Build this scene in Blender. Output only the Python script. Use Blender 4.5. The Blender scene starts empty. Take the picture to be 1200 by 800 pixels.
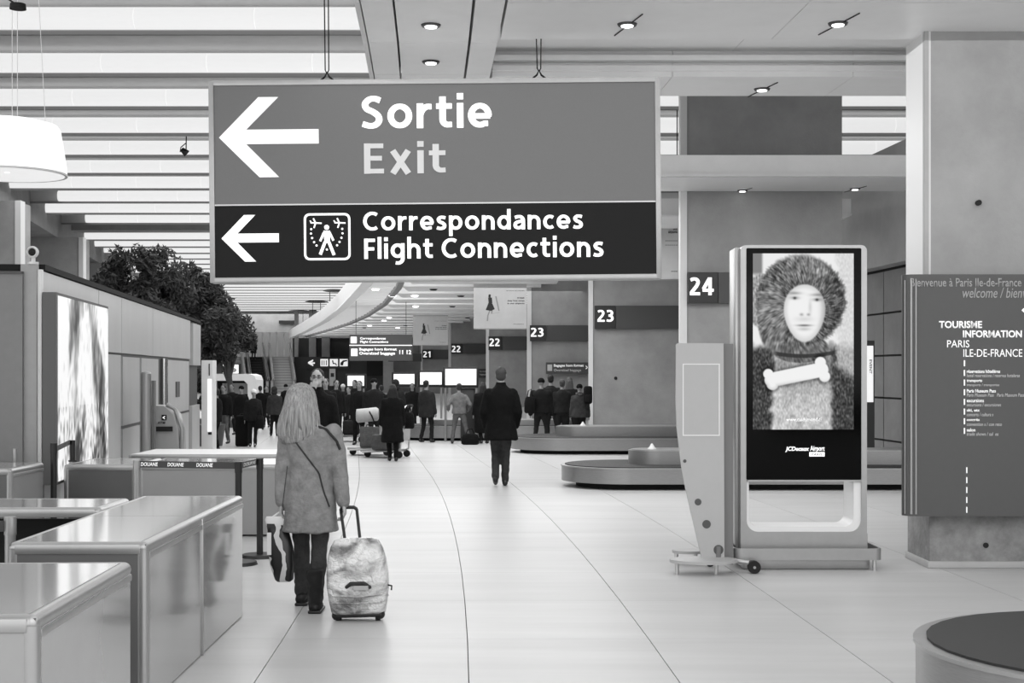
import bpy, bmesh, math, random
from mathutils import Vector, Matrix, noise
from mathutils.bvhtree import BVHTree
random.seed(7)
S = bpy.context.scene
COL = S.collection
PI = math.pi
F = 1650.0; EYE = 1.72; HOR = 436.0

# ---------------------------------------------------------------- camera, world, light
cd = bpy.data.cameras.new('camera'); cam = bpy.data.objects.new('camera', cd); COL.objects.link(cam)
cam.location = (0, 0, EYE); cam.rotation_euler = (PI/2, 0, 0)
cd.sensor_width = 36.0; cd.lens = 36.0*F/1200; cd.shift_y = (HOR-400)/1200
cd.clip_start = 0.1; cd.clip_end = 500
S.camera = cam
W = bpy.data.worlds.new('world'); S.world = W; W.use_nodes = True
W.node_tree.nodes['Background'].inputs[0].default_value = (1, 1, 1, 1)
W.node_tree.nodes['Background'].inputs[1].default_value = 1.35
S.view_settings.view_transform = 'Standard'; S.view_settings.look = 'None'
S.view_settings.gamma = 1; S.view_settings.use_curve_mapping = False
S.view_settings.exposure = 0.34
def area_light(name, loc, sx, sy, power, rot=(0, 0, 0)):
    l = bpy.data.lights.new(name, 'AREA'); l.shape = 'RECTANGLE'; l.size = sx; l.size_y = sy; l.energy = power; l.specular_factor = .05
    o = bpy.data.objects.new(name, l); o.location = loc; o.rotation_euler = rot; COL.objects.link(o); return o
area_light('hall_ceiling_light', (-6, 16, 6.9), 8, 20, 240)
area_light('hall_ceiling_light', (-8, 45, 6.9), 12, 36, 1500)
area_light('far_bay_fill', (0, 44, 4.6), 5, 12, 130)  # two added fill panels lifting the far columns, no real lamps
area_light('far_bay_fill', (-5, 62, 4.6), 7, 20, 350)
area_light('landing_fill', (-24, 127, 6.9), 16, 10, 1500)  # added fill to brighten the dim landing and far wall
area_light('hall_ceiling_light', (-15, 90, 6.9), 20, 50, 2800)
area_light('soffit_bay_fill', (2.6, 6, 4.65), 9, 20, 340)  # added fills: the lit floor bounces light onto the soffit, no lamps hang here
area_light('soffit_bay_fill', (1.6, 18.4, 4.6), 7, 5, 250)
area_light('soffit_bay_fill', (-.5, 30, 4.6), 6, 12, 430)

# ---------------------------------------------------------------- helpers
def lin(v):
    v = v/255.0
    return v/12.92 if v <= .04045 else ((v+.055)/1.055)**2.4
MATS = {}
def mat(name, g, rough=.6, metal=0., spec=.5, nz=0., nscale=20., bump=0., bscale=60., stretch=(1, 1, 1), emit=0., rnd=0., alpha=None, coat=0.):
    """procedural grey material. g: display grey 0-255, nz: strength of tonal noise"""
    if name in MATS: return MATS[name]
    m = bpy.data.materials.new(name); MATS[name] = m; m.use_nodes = True
    nt = m.node_tree; b = nt.nodes['Principled BSDF']; c = lin(g)
    b.inputs['Base Color'].default_value = (c, c, c, 1)
    b.inputs['Roughness'].default_value = rough; b.inputs['Metallic'].default_value = metal
    b.inputs['Specular IOR Level'].default_value = spec
    if coat: b.inputs['Coat Weight'].default_value = coat; b.inputs['Coat Roughness'].default_value = .08
    if nz or bump or rnd:
        tc = nt.nodes.new('ShaderNodeTexCoord'); mp = nt.nodes.new('ShaderNodeMapping')
        mp.inputs['Scale'].default_value = stretch
        nt.links.new(tc.outputs['Object'], mp.inputs['Vector'])
    last = None
    if nz:
        n = nt.nodes.new('ShaderNodeTexNoise'); n.inputs['Scale'].default_value = nscale; n.inputs['Detail'].default_value = 8; n.inputs['Roughness'].default_value = .65
        nt.links.new(mp.outputs[0], n.inputs['Vector'])
        r = nt.nodes.new('ShaderNodeMapRange'); r.inputs['From Min'].default_value = .3; r.inputs['From Max'].default_value = .7
        r.inputs['To Min'].default_value = c*(1-nz); r.inputs['To Max'].default_value = min(1, c*(1+nz))
        nt.links.new(n.outputs['Fac'], r.inputs['Value']); last = r.outputs[0]
    if rnd:
        oi = nt.nodes.new('ShaderNodeObjectInfo'); r = nt.nodes.new('ShaderNodeMapRange')
        r.inputs['To Min'].default_value = 1-rnd; r.inputs['To Max'].default_value = 1+rnd
        nt.links.new(oi.outputs['Random'], r.inputs['Value'])
        mu = nt.nodes.new('ShaderNodeMath'); mu.operation = 'MULTIPLY'
        nt.links.new(r.outputs[0], mu.inputs[0])
        if last: nt.links.new(last, mu.inputs[1])
        else: mu.inputs[1].default_value = c
        last = mu.outputs[0]
    if last:
        cc = nt.nodes.new('ShaderNodeCombineColor')
        for k in range(3): nt.links.new(last, cc.inputs[k])
        nt.links.new(cc.outputs[0], b.inputs['Base Color'])
    if bump:
        n = nt.nodes.new('ShaderNodeTexNoise'); n.inputs['Scale'].default_value = bscale; n.inputs['Detail'].default_value = 5
        nt.links.new(mp.outputs[0], n.inputs['Vector'])
        bp = nt.nodes.new('ShaderNodeBump'); bp.inputs['Strength'].default_value = bump; bp.inputs['Distance'].default_value = .02
        nt.links.new(n.outputs['Fac'], bp.inputs['Height']); nt.links.new(bp.outputs[0], b.inputs['Normal'])
    if emit:
        b.inputs['Emission Color'].default_value = (1, 1, 1, 1); b.inputs['Emission Strength'].default_value = emit
    if alpha is not None: b.inputs['Transmission Weight'].default_value = alpha
    return m
def attr_emit(name, strength):
    if name in MATS: return MATS[name]
    m = bpy.data.materials.new(name); MATS[name] = m; m.use_nodes = True
    nt = m.node_tree; b = nt.nodes['Principled BSDF']
    a = nt.nodes.new('ShaderNodeAttribute'); a.attribute_name = 'Col'
    nt.links.new(a.outputs['Color'], b.inputs['Emission Color']); b.inputs['Emission Strength'].default_value = strength
    b.inputs['Base Color'].default_value = (.01, .01, .01, 1); b.inputs['Roughness'].default_value = .3; b.inputs['Specular IOR Level'].default_value = .1
    return m

TS = bpy.data.scenes.new('work')
def evaluate(o):
    TS.collection.objects.link(o); TS.view_layers[0].update(); dg = TS.view_layers[0].depsgraph; dg.update()
    me = bpy.data.meshes.new_from_object(o.evaluated_get(dg), depsgraph=dg); TS.collection.objects.unlink(o); return me
class MB:
    def __init__(s): s.v = []; s.f = []
    def add(s, vs, fs):
        o = len(s.v); s.v += [Vector(v) for v in vs]; s.f += [tuple(i+o for i in f) for f in fs]; return s
    def box(s, x0, x1, y0, y1, z0, z1):
        if x0 > x1: x0, x1 = x1, x0
        if y0 > y1: y0, y1 = y1, y0
        if z0 > z1: z0, z1 = z1, z0
        return s.add([(x0,y0,z0),(x1,y0,z0),(x1,y1,z0),(x0,y1,z0),(x0,y0,z1),(x1,y0,z1),(x1,y1,z1),(x0,y1,z1)],
                     [(3,2,1,0),(4,5,6,7),(0,1,5,4),(1,2,6,5),(2,3,7,6),(3,0,4,7)])
    def bbox(s, x0, x1, y0, y1, z0, z1, r=.01, seg=2, M=None):
        bm = bmesh.new(); bmesh.ops.create_cube(bm, size=1)
        for v in bm.verts: v.co = Vector(((x0+x1)/2+v.co.x*(x1-x0), (y0+y1)/2+v.co.y*(y1-y0), (z0+z1)/2+v.co.z*(z1-z0)))
        bmesh.ops.bevel(bm, geom=bm.edges[:], offset=r, segments=seg, affect='EDGES', profile=.5)
        if M is not None: bm.transform(M)
        bm.verts.index_update()
        s.add([v.co.copy() for v in bm.verts], [[v.index for v in f.verts] for f in bm.faces]); bm.free(); return s
    def prism(s, poly, y0, y1, flip=False):
        """polygon in X,Z extruded along Y"""
        n = len(poly)
        ar = sum(poly[i][0]*poly[(i+1) % n][1]-poly[(i+1) % n][0]*poly[i][1] for i in range(n))
        if ar < 0: poly = poly[::-1]
        vs = [(p[0], y0, p[1]) for p in poly]+[(p[0], y1, p[1]) for p in poly]
        return s.add(vs, [tuple(range(n)), tuple(range(2*n-1, n-1, -1))]+[((i+1) % n, i, n+i, n+(i+1) % n) for i in range(n)])
    def slab(s, poly, z0, z1):
        """polygon in X,Y extruded along Z"""
        n = len(poly)
        ar = sum(poly[i][0]*poly[(i+1) % n][1]-poly[(i+1) % n][0]*poly[i][1] for i in range(n))
        if ar < 0: poly = poly[::-1]
        vs = [(p[0], p[1], z0) for p in poly]+[(p[0], p[1], z1) for p in poly]
        return s.add(vs, [tuple(range(n-1, -1, -1)), tuple(range(n, 2*n))]+[(i, (i+1) % n, n+(i+1) % n, n+i) for i in range(n)])
    def loft(s, rings, cap=True, closed=True):
        n = len(rings[0]); vs = [p for r in rings for p in r]; fs = []
        for k in range(len(rings)-1):
            for i in range(n if closed else n-1):
                j = (i+1) % n; fs.append((k*n+i, k*n+j, (k+1)*n+j, (k+1)*n+i))
        if cap: fs.append(tuple(range(n-1, -1, -1))); fs.append(tuple(range((len(rings)-1)*n, len(rings)*n)))
        return s.add(vs, fs)
    def ell(s, z, cx, cy, rx, ry, n=20, p=2.0):
        out = []
        for i in range(n):
            a = 2*PI*i/n; c, d = math.cos(a), math.sin(a)
            out.append(Vector((cx+rx*math.copysign(abs(c)**(2/p), c), cy+ry*math.copysign(abs(d)**(2/p), d), z)))
        return out
    def tube(s, pts, r, n=8, cap=True):
        pts = [Vector(p) for p in pts]; rr = r if isinstance(r, (list, tuple)) else [r]*len(pts)
        t0 = (pts[1]-pts[0]).normalized(); up = Vector((0, 0, 1)) if abs(t0.z) < .9 else Vector((1, 0, 0))
        u = t0.cross(up).normalized(); rings = []
        for i, p in enumerate(pts):
            t = (pts[min(i+1, len(pts)-1)]-pts[max(i-1, 0)]).normalized()
            u = (u-t*u.dot(t)).normalized(); w = t.cross(u)
            rings.append([p+(u*math.cos(2*PI*k/n)+w*math.sin(2*PI*k/n))*rr[i] for k in range(n)])
        return s.loft(rings, cap)
    def cyl(s, p0, p1, r0, r1=None, n=16): return s.tube([p0, p1], [r0, r0 if r1 is None else r1], n)
    def sph(s, c, r, n=12, m=8, M=None):
        if not isinstance(r, (tuple, list)): r = (r, r, r)
        vs = [Vector((0, 0, -1))]
        for j in range(1, m):
            a = -PI/2+PI*j/m
            for i in range(n): vs.append(Vector((math.cos(a)*math.cos(2*PI*i/n), math.cos(a)*math.sin(2*PI*i/n), math.sin(a))))
        vs.append(Vector((0, 0, 1)))
        fs = [(0, 1+(i+1) % n, 1+i) for i in range(n)]
        for j in range(m-2):
            for i in range(n): fs.append((1+j*n+i, 1+j*n+(i+1) % n, 1+(j+1)*n+(i+1) % n, 1+(j+1)*n+i))
        t = 1+(m-1)*n; fs += [(t, t-n+i, t-n+(i+1) % n) for i in range(n)]
        out = []
        for v in vs:
            p = Vector((v.x*r[0], v.y*r[1], v.z*r[2]))
            if M is not None: p = M @ p
            out.append(p+Vector(c))
        return s.add(out, fs)
    def limb(s, pts, rad, n=12):
        """tapered capsule chain"""
        pts = [Vector(p) for p in pts]
        for i in range(len(pts)-1):
            if (pts[i+1]-pts[i]).length > 1e-4: s.tube([pts[i], pts[i+1]], [rad[i], rad[i+1]], n)
        for p, r in zip(pts, rad): s.sph(p, r*1.0, n, 8)
        return s
    def build(s, name, m, parent=None, smooth=40, loc=None):
        me = bpy.data.meshes.new(name); me.from_pydata([tuple(v) for v in s.v], [], s.f)
        bm = bmesh.new(); bm.from_mesh(me); bmesh.ops.recalc_face_normals(bm, faces=bm.faces[:]); bm.to_mesh(me); bm.free()
        if smooth:
            me.polygons.foreach_set('use_smooth', [True]*len(me.polygons)); me.set_sharp_from_angle(angle=math.radians(smooth))
        me.materials.append(m); o = bpy.data.objects.new(name, me); COL.objects.link(o)
        if parent is not None: o.parent = parent
        if loc: o.location = loc
        return o
    def remesh(s, name, m, parent=None, voxel=.02, smooth=3, disp=None):
        o = s.build(name, m, parent, smooth=180)
        md = o.modifiers.new('r', 'REMESH'); md.mode = 'VOXEL'; md.voxel_size = voxel; md.use_smooth_shade = True
        if smooth:
            ms = o.modifiers.new('s', 'SMOOTH'); ms.iterations = smooth; ms.factor = .5
        o.parent = None; COL.objects.unlink(o)
        me = evaluate(o); old = o.data; COL.objects.link(o)
        if parent is not None: o.parent = parent
        o.modifiers.clear(); o.data = me; me.name = name; bpy.data.meshes.remove(old)
        if not me.materials: me.materials.append(m)
        if disp:
            for v in me.vertices: v.co = v.co+v.normal*disp(v.co)
        me.polygons.foreach_set('use_smooth', [True]*len(me.polygons))
        return o
def tag(o, label=None, cat=None, group=None, kind=None):
    if label: o['label'] = label
    if cat: o['category'] = cat
    if group: o['group'] = group
    if kind: o['kind'] = kind
    return o
def thing(name, label, cat, loc, rz=0, group=None):
    o = bpy.data.objects.new(name, None); COL.objects.link(o); o.empty_display_size = .1
    o.location = loc; o.rotation_euler = (0, 0, rz); return tag(o, label, cat, group)
def struct(name, mb, m, parent=None, **k):
    o = mb.build(name, m, parent, **k)
    if parent is None: o['kind'] = 'structure'
    return o
def P(px, py, d): return Vector(((px-600)*d/F, d, EYE+(HOR-py)*d/F))
def PX(px, d): return (px-600)*d/F
def PZ(py, d): return EYE+(HOR-py)*d/F
def cx(Y): return -Y*Y/440 if Y < 25 else -25*25/440-.113*(Y-25)
def child_list(o): return list(o.children)
def copy_tree(o, loc, rz=None, label=None, group=None):
    c = o.copy(); COL.objects.link(c); c.location = loc
    if rz is not None: c.rotation_euler = (0, 0, rz)
    if label: c['label'] = label
    if group: c['group'] = group
    for ch in o.children:
        d = ch.copy(); COL.objects.link(d); d.parent = c
        for g in ch.children:
            e = g.copy(); COL.objects.link(e); e.parent = d
    return c
def text(txt, m, parent, box, y, bold=.0, depth=.003, name='lettering', shear=0, keep=None):
    """box=(x0,x1,z0,z1) of the inked glyphs in the parent's local X,Z plane, facing -Y"""
    cu = bpy.data.curves.new('t', 'FONT'); cu.body = txt; cu.offset = bold; cu.resolution_u = 3; cu.shear = shear
    o = bpy.data.objects.new('t', cu)
    me = evaluate(o); bpy.data.objects.remove(o); bpy.data.curves.remove(cu)
    xs = [v.co.x for v in me.vertices]; ys = [v.co.y for v in me.vertices]
    x0, x1, z0, z1 = box; a, b, c, d = min(xs), max(xs), min(ys), max(ys)
    sx = (x1-x0)/(b-a); sz = (z1-z0)/(d-c)
    for v in me.vertices: v.co = Vector((x0+(v.co.x-a)*sx, y, z0+(v.co.y-c)*sz))
    bm = bmesh.new(); bm.from_mesh(me)
    if depth and len(bm.faces):
        bmesh.ops.recalc_face_normals(bm, faces=bm.faces[:])
        r = bmesh.ops.extrude_face_region(bm, geom=bm.faces[:])
        for e in r['geom']:
            if isinstance(e, bmesh.types.BMVert): e.co.y = y-depth
        bmesh.ops.recalc_face_normals(bm, faces=bm.faces[:])
    bm.to_mesh(me); bm.free(); me.name = name; me.materials.clear(); me.materials.append(m)
    ob = bpy.data.objects.new(name, me); COL.objects.link(ob); ob.parent = parent; return ob
def picture(name, fn, x0, x1, z0, z1, nu, nv, m, parent, y=0., along=None):
    """flat grid carrying a picture in a colour attribute; fn(u,v)->display grey 0..1, v down"""
    vs = []; fs = []; cs = []
    for j in range(nv+1):
        for i in range(nu+1):
            u, v = i/nu, j/nv; vs.append((x0+(x1-x0)*u, y, z1+(z0-z1)*v)); cs.append(lin(255*max(0, min(1, fn(u, v)))))
    for j in range(nv):
        for i in range(nu): a = j*(nu+1)+i; fs.append((a, a+nu+1, a+nu+2, a+1))
    me = bpy.data.meshes.new(name); me.from_pydata(vs, [], fs)
    at = me.color_attributes.new('Col', 'FLOAT_COLOR', 'POINT')
    at.data.foreach_set('color', [k for c in cs for k in (c, c, c, 1)])
    me.materials.append(m); o = bpy.data.objects.new(name, me); COL.objects.link(o); o.parent = parent; return o
def smst(a, b, x):
    t = max(0, min(1, (x-a)/(b-a))); return t*t*(3-2*t)

def arc(cx_, cy_, rx, ry, a0, a1, n=16): return [(cx_+rx*math.cos(math.radians(a0+(a1-a0)*k/n)), cy_+ry*math.sin(math.radians(a0+(a1-a0)*k/n))) for k in range(n+1)]
def crom(P_, n=6):
    Q = [P_[0]]+list(P_)+[P_[-1]]; out = []
    for i in range(1, len(Q)-2):
        for k in range(n):
            t = k/n; out.append(tuple(.5*((2*Q[i][j])+(-Q[i-1][j]+Q[i+1][j])*t+(2*Q[i-1][j]-5*Q[i][j]+4*Q[i+1][j]-Q[i+2][j])*t*t+(-Q[i-1][j]+3*Q[i][j]-3*Q[i+1][j]+Q[i+2][j])*t**3) for j in (0, 1)))
    return out+[P_[-1]]
ST = .135
GL = {
 'o': (1.04, [arc(.52, .5, .385, .385, 0, 360, 28)]),
 'n': (.93, [[(ST, 0), (ST, 1)], arc(.465, .53, .33, .345, 172, 0)+[(.795, 0)]]),
 'h': (.93, [[(ST, 0), (ST, 1.42)], arc(.465, .53, .33, .345, 172, 0)+[(.795, 0)]]),
 'r': (.62, [[(ST, 0), (ST, 1)], arc(.50, .45, .365, .42, 170, 80)+[(.62, .865)]]),
 't': (.68, [[(.27, 1.27), (.27, .35)]+arc(.5, .35, .23, .22, 180, 270)+[(.66, .14)], [(0, .885), (.66, .885)]]),
 'i': (.27, [[(ST, 0), (ST, 1)], [(ST, 1.15), (ST, 1.40)]]),
 'l': (.27, [[(ST, 0), (ST, 1.42)]]),
 'e': (.98, [[(.2, .47), (.93, .47)], [(.845, .47)]+arc(.5, .5, .365, .385, 5, 300, 26)+[(.84, .17)]]),
 's': (.74, [crom([(.67, .84), (.50, .885), (.30, .87), (.17, .74), (.26, .58), (.46, .49), (.60, .36), (.57, .19), (.40, .115), (.20, .12), (.06, .17)])]),
 'a': (.86, [crom([(.12, .82), (.32, .885), (.55, .87), (.70, .72), (.725, .5)])+[(.725, 0)], crom([(.72, .56), (.42, .54), (.18, .43), (.15, .22), (.32, .115), (.55, .15), (.72, .32)])]),
 'd': (.98, [[(.845, 0), (.845, 1.42)], arc(.49, .5, .355, .385, 0, 360, 26)]),
 'p': (.98, [[(ST, -.42), (ST, 1)], arc(.49, .5, .355, .385, 0, 360, 26)]),
 'g': (.98, [[(.845, 1), (.845, -.03)]+arc(.49, -.0, .355, .29, 0, -112, 10), arc(.49, .52, .355, .365, 0, 360, 26)]),
 'c': (.80, [arc(.5, .5, .365, .385, 52, 308, 22)]),
 'C': (1.12, [arc(.68, .66, .545, .545, 54, 306, 26)]),
 'S': (.93, [crom([(.82, 1.13), (.62, 1.20), (.38, 1.18), (.19, 1.0), (.26, .80), (.50, .68), (.72, .52), (.77, .32), (.62, .15), (.38, .11), (.08, .19)])]),
 'E': (.80, [[(ST, 0), (ST, 1.32)], [(ST, 1.21), (.78, 1.21)], [(ST, .67), (.72, .67)], [(ST, .11), (.80, .11)]]),
 'F': (.76, [[(ST, 0), (ST, 1.32)], [(ST, 1.21), (.76, 1.21)], [(ST, .65), (.70, .65)]]),
 'x': (.92, [[(.15, 1), (.77, 0)], [(.77, 1), (.15, 0)]]),
 '1': (.8, [[(.52, 0), (.52, 1.32)], [(.50, 1.22), (.16, .98)]]),
 '2': (.88, [crom([(.1, 1.12), (.32, 1.21), (.58, 1.17), (.70, .97), (.60, .72), (.38, .45), (.14, .16)]), [(.04, .11), (.86, .11)]]),
 '3': (.86, [crom([(.1, 1.16), (.38, 1.21), (.62, 1.12), (.66, .9), (.52, .74), (.28, .69)]), crom([(.28, .69), (.58, .62), (.72, .4), (.60, .18), (.36, .11), (.06, .17)])]),
 '4': (.96, [[(.64, 0), (.64, 1.32)], [(.60, 1.26), (.10, .44)], [(.04, .37), (.94, .37)]])}
def lettering(txt, m, parent, box, y, gap=.19, th=1.0):
    """humanist sans letters drawn from strokes, fitted to box=(x0,x1,z0,z1)"""
    x = 0; G = []
    for ch in txt:
        if ch == ' ': x += .42; continue
        w, strokes = GL[ch]; pol = []; G.append(pol)
        for si, st in enumerate(strokes):
            n = len(st); closed = (Vector(st[0])-Vector(st[-1])).length < 1e-5; L_, R_ = [], []
            for k in range(n):
                a = Vector(st[k-1 if k else (n-2 if closed else 0)]); b = Vector(st[k+1 if k < n-1 else (1 if closed else n-1)])
                t = (b-a).normalized(); hw = ST*th*(.80+.20*abs(t.y)); nn = Vector((-t.y, t.x))*hw; c = Vector(st[k]); L_.append(c+nn); R_.append(c-nn)
            for k in range(n-1): pol.append(([(x+q.x, q.y) for q in (L_[k], L_[k+1], R_[k+1], R_[k])], si))
        x += w+gap
    P_ = [p for pol in G for q, _ in pol for p in q]; xs = [p[0] for p in P_]; ys = [p[1] for p in P_]; a, b, c, d = min(xs), max(xs), min(ys), max(ys); x0, x1, z0, z1 = box
    for pol in G:
        mb = MB()
        for q, si in pol: mb.prism([(x0+(p[0]-a)*(x1-x0)/(b-a), z0+(p[1]-c)*(z1-z0)/(d-c)) for p in q], y-.004-.0006*si, y+.001)
        mb.build('letter', m, parent, smooth=0)
# ---------------------------------------------------------------- materials
mFloor = mat('floor_stone', 190, .32, nz=.08, nscale=1.3, stretch=(.25, 2.2, 1), rnd=.03, spec=.12)  # stretched noise paints streaky floor reflections into the stone colour
mJoint = mat('floor_joint', 95, .8)
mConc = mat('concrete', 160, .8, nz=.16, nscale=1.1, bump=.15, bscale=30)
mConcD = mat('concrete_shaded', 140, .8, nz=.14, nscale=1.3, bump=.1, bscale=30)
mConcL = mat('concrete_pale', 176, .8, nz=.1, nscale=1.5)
mConcR = mat('concrete_rough', 140, .85, nz=.3, nscale=7, bump=.35, bscale=25)
mSoff = mat('soffit_panel', 247, .35, nz=.03, nscale=3)
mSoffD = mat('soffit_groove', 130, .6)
mCeil = mat('ceiling_slab', 196, .8, nz=.06, nscale=2)
mWhite = mat('white_trim', 226, .45)
mSteel = mat('brushed_steel', 200, .3, metal=.85, nz=.06, nscale=6, stretch=(1, 1, 30))
mSteelB = mat('steel_skirt', 152, .33, metal=.75, nz=.08, nscale=5, stretch=(3, 3, 40))
mAlu = mat('aluminium', 168, .34, metal=.7, nz=.05, nscale=8)
mChrome = mat('chrome', 220, .12, metal=1.)
mLam = mat('counter_laminate', 165, .13, nz=.06, nscale=1.5, metal=.35, coat=.5)
mLamD = mat('counter_front_laminate', 92, .4, nz=.05, nscale=3)
mLamL = mat('counter_front_pale', 150, .4, nz=.04, nscale=3)
mLamT = mat('counter_top_laminate', 190, .1, nz=.05, nscale=2, metal=.3, coat=.5)
mBlack = mat('black_plastic', 24, .45)
mRub = mat('black_rubber', 20, .8)
mBelt = mat('belt_rubber', 34, .65, bump=.2, bscale=200)
mSignG = mat('sign_face_grey', 116, .7, nz=.02, nscale=60)
mSignD = mat('sign_face_dark', 36, .7, spec=.15)
mSignN = mat('number_plate_dark', 40, .4)
mSignB = mat('number_band', 76, .5)
mLet = mat('lettering_white', 245, .5, emit=.25)
mLetX = mat('lettering_light_grey', 222, .5)
mLetG = mat('lettering_pale_grey', 205, .5)
mLit = mat('lit_lettering', 250, .5, emit=.5)
mTube = mat('luminous_tube', 150, .6, emit=.6)
mLamp = mat('lamp_glow', 255, .5, emit=3.)
mScreen = mat('monitor_glow', 200, .3, emit=.62)
mDark = mat('dark_void', 28, .8)
mDWall = mat('dark_wall', 50, .5, nz=.15, nscale=1)
mGPanel = mat('grey_partition', 128, .5, nz=.04, nscale=10)
mBooth = mat('booth_panel', 196, .35, metal=.25, nz=.05, nscale=2, stretch=(1, 1, .3))
mBoothC = mat('booth_column', 160, .5, nz=.04, nscale=10)
mInfo = mat('info_panel_grey', 86, .35, nz=.02, nscale=30, spec=.3)
mKiosk = mat('kiosk_board_grey', 172, .45, nz=.02, nscale=10)
mKioskS = mat('kiosk_board_edge', 112, .5)
mGlass = mat('glass_panel', 170, .05, alpha=.8)
def cloth(g, nz=.25): return mat('cloth_%d' % g, g, .9, nz=nz, nscale=14, bump=.5, bscale=45, spec=.15)
mSkin = mat('skin', 172, .55, nz=.06, nscale=20); mSkinD = mat('skin_shade_and_lips', 138, .6)  # second tone: backlight shade painted into far people's skin, also colours lips

# ---------------------------------------------------------------- floor
fl = MB().box(-45, 20, -4, 150, -.3, -.02)
floor = struct('floor', fl, mJoint, smooth=0)
lane = [-8.33, -7.15, -5.98, -4.8, -3.63, -2.46, -1.29, -.1, 1.07, 2.25, 4.1, 5.3, 6.5]
Y0, DY, NR = 4.6, 1.5, 24
for i in range(len(lane)-1):
    for j in range(NR):
        a, b = Y0+j*DY+.0015, Y0+(j+1)*DY-.0015
        g0, g1 = lane[i]+.003, lane[i+1]-.003
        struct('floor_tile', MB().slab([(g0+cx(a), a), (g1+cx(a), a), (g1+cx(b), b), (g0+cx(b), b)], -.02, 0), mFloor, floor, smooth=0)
yE = Y0+NR*DY
fp = MB(); fp.box(-45, 20, yE, 150, -.02, 0); fp.box(-45, 20, -4, Y0, -.02, 0)
for j in range(NR):
    a, b = Y0+j*DY, Y0+(j+1)*DY
    fp.slab([(-45, a), (lane[0]+cx(a)-.006, a), (lane[0]+cx(b)-.006, b), (-45, b)], -.02, 0)
    fp.slab([(lane[-1]+cx(a)+.006, a), (20, a), (20, b), (lane[-1]+cx(b)+.006, b)], -.02, 0)
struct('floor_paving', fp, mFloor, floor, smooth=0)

# ---------------------------------------------------------------- upper luminous ceiling
def xl(Y): return -14.4-.166*(Y-39.6)
HC = EYE+5.5
ceil_ = struct('ceiling', MB().box(-42, 15, 2, 140, HC+.26, HC+.5), mCeil, smooth=0)
for i in range(-1, 37):
    Y = 21.9+3.15*i
    if i == 10:
        struct('concrete_beam', MB().box(xl(Y)-1, 14, Y-.5, Y+.4, HC-.17, HC+.26), mConcD, ceil_, smooth=0); continue
    row = thing('luminous_ceiling_strip', 'long glowing white strip running across the high slatted ceiling', 'ceiling light', (xl(Y), Y, HC), 0, 'luminous strips of the high ceiling')
    x1 = 13.-xl(Y)
    if 0 <= i < 14: row['label'] = '%s glowing ceiling strip counted down from the top of the picture' % ['first','second','third','fourth','fifth','sixth','seventh','eighth','ninth','tenth','','eleventh','twelfth','thirteenth'][i]
    MB().box(0, x1, .17, .24, -.21, -.15).build('dark_rail', mSoffD, row, smooth=0)  # thin dark bar just below the tube
    MB().box(0, x1, .22, .62, -.14, .26).build('ceiling_rib', mCeil, row, smooth=0)
    def halftube(a, b):
        m = MB(); n = 10
        rings = []
        for xx in (a, b): rings.append([Vector((xx, .17*math.cos(2*PI*k/n*1.0), .17*math.sin(2*PI*k/n))) for k in range(n)])
        return m.loft(rings)
    if i < 10:
        seg = 1.87; k = 0; me = halftube(.003, seg-.003).build('tube_segment', mTube, row)
        x = seg*1
        off = -(i % 2)*.9
        me.location.x = off if off >= 0 else off+seg; x = me.location.x+seg
        while x < x1-.5:
            c = me.copy(); COL.objects.link(c); c.location.x = x; c.parent = row; x += seg
    else: halftube(0, x1).build('tube', mTube, row)
# left edge beam of the high ceiling, columns and wall below it
eb = MB()
for a in range(20, 132, 8):
    b = a+8; eb.slab([(xl(a)-.9, a), (xl(a)+.05, a), (xl(b)+.05, b), (xl(b)-.9, b)], HC-.75, HC+.25)
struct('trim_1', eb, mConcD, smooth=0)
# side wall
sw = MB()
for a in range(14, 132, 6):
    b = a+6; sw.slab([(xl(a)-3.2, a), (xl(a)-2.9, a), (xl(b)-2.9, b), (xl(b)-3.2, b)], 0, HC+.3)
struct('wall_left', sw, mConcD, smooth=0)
for k, (Yc, pxr, pyt) in enumerate([(39, 25, 243), (49.6, 98, 284), (61, 150, 300), (74, 200, 300)]):
    X = PX(pxr, Yc); zt = HC-.75
    c = struct('wall_pier', MB().box(X-1.9, X-.16, Yc, Yc+1.2, 0, zt), mConc, smooth=0); c['kind'] = 'structure'
    struct('edge_strip', MB().box(X-.16, X, Yc-.05, Yc+.3, 0, zt), mWhite, c, smooth=0)
    struct('side_panel', MB().box(X-2.9, X-1.9, Yc+3.2, Yc+3.5, 0, zt), mConcD, c, smooth=0)

# ---------------------------------------------------------------- lower soffit on the right
HS = EYE+3.0
def soffit_piece(parent, name, x0, x1, a, b, z0, z1, m=mSoff, sm=0):
    return struct(name, MB().slab([(x0+cx(a), a), (x1+cx(a), a), (x1+cx(b), b), (x0+cx(b), b)], z0, z1), m, parent, smooth=sm)
soff = struct('ceiling_soffit', MB().slab([(-.9+cx(6), 6), (9+cx(6), 6), (9+cx(15.3), 15.3), (-.9+cx(15.3), 15.3)], HS+.32, HS+.4), mSoffD, smooth=0)
# longitudinal panels
ys = [6, 7.2, 8.6, 10.0, 11.4, 12.8, 14.2, 15.3]
for a, b in zip(ys[:-1], ys[1:]):
    soffit_piece(soff, 'fascia_panel', -.98, -.94, a+.004, b-.004, HS-.02, HS+.42, mWhite)
    soffit_piece(soff, 'edge_panel', -.93, -.675, a+.004, b-.004, HS, HS+.3)
    soffit_piece(soff, 'ceiling_panel', -.655, -.025, a+.004, b-.004, HS, HS+.3)
    soffit_piece(soff, 'ceiling_panel', .0, .24, a+.004, b-.004, HS, HS+.3)
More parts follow.
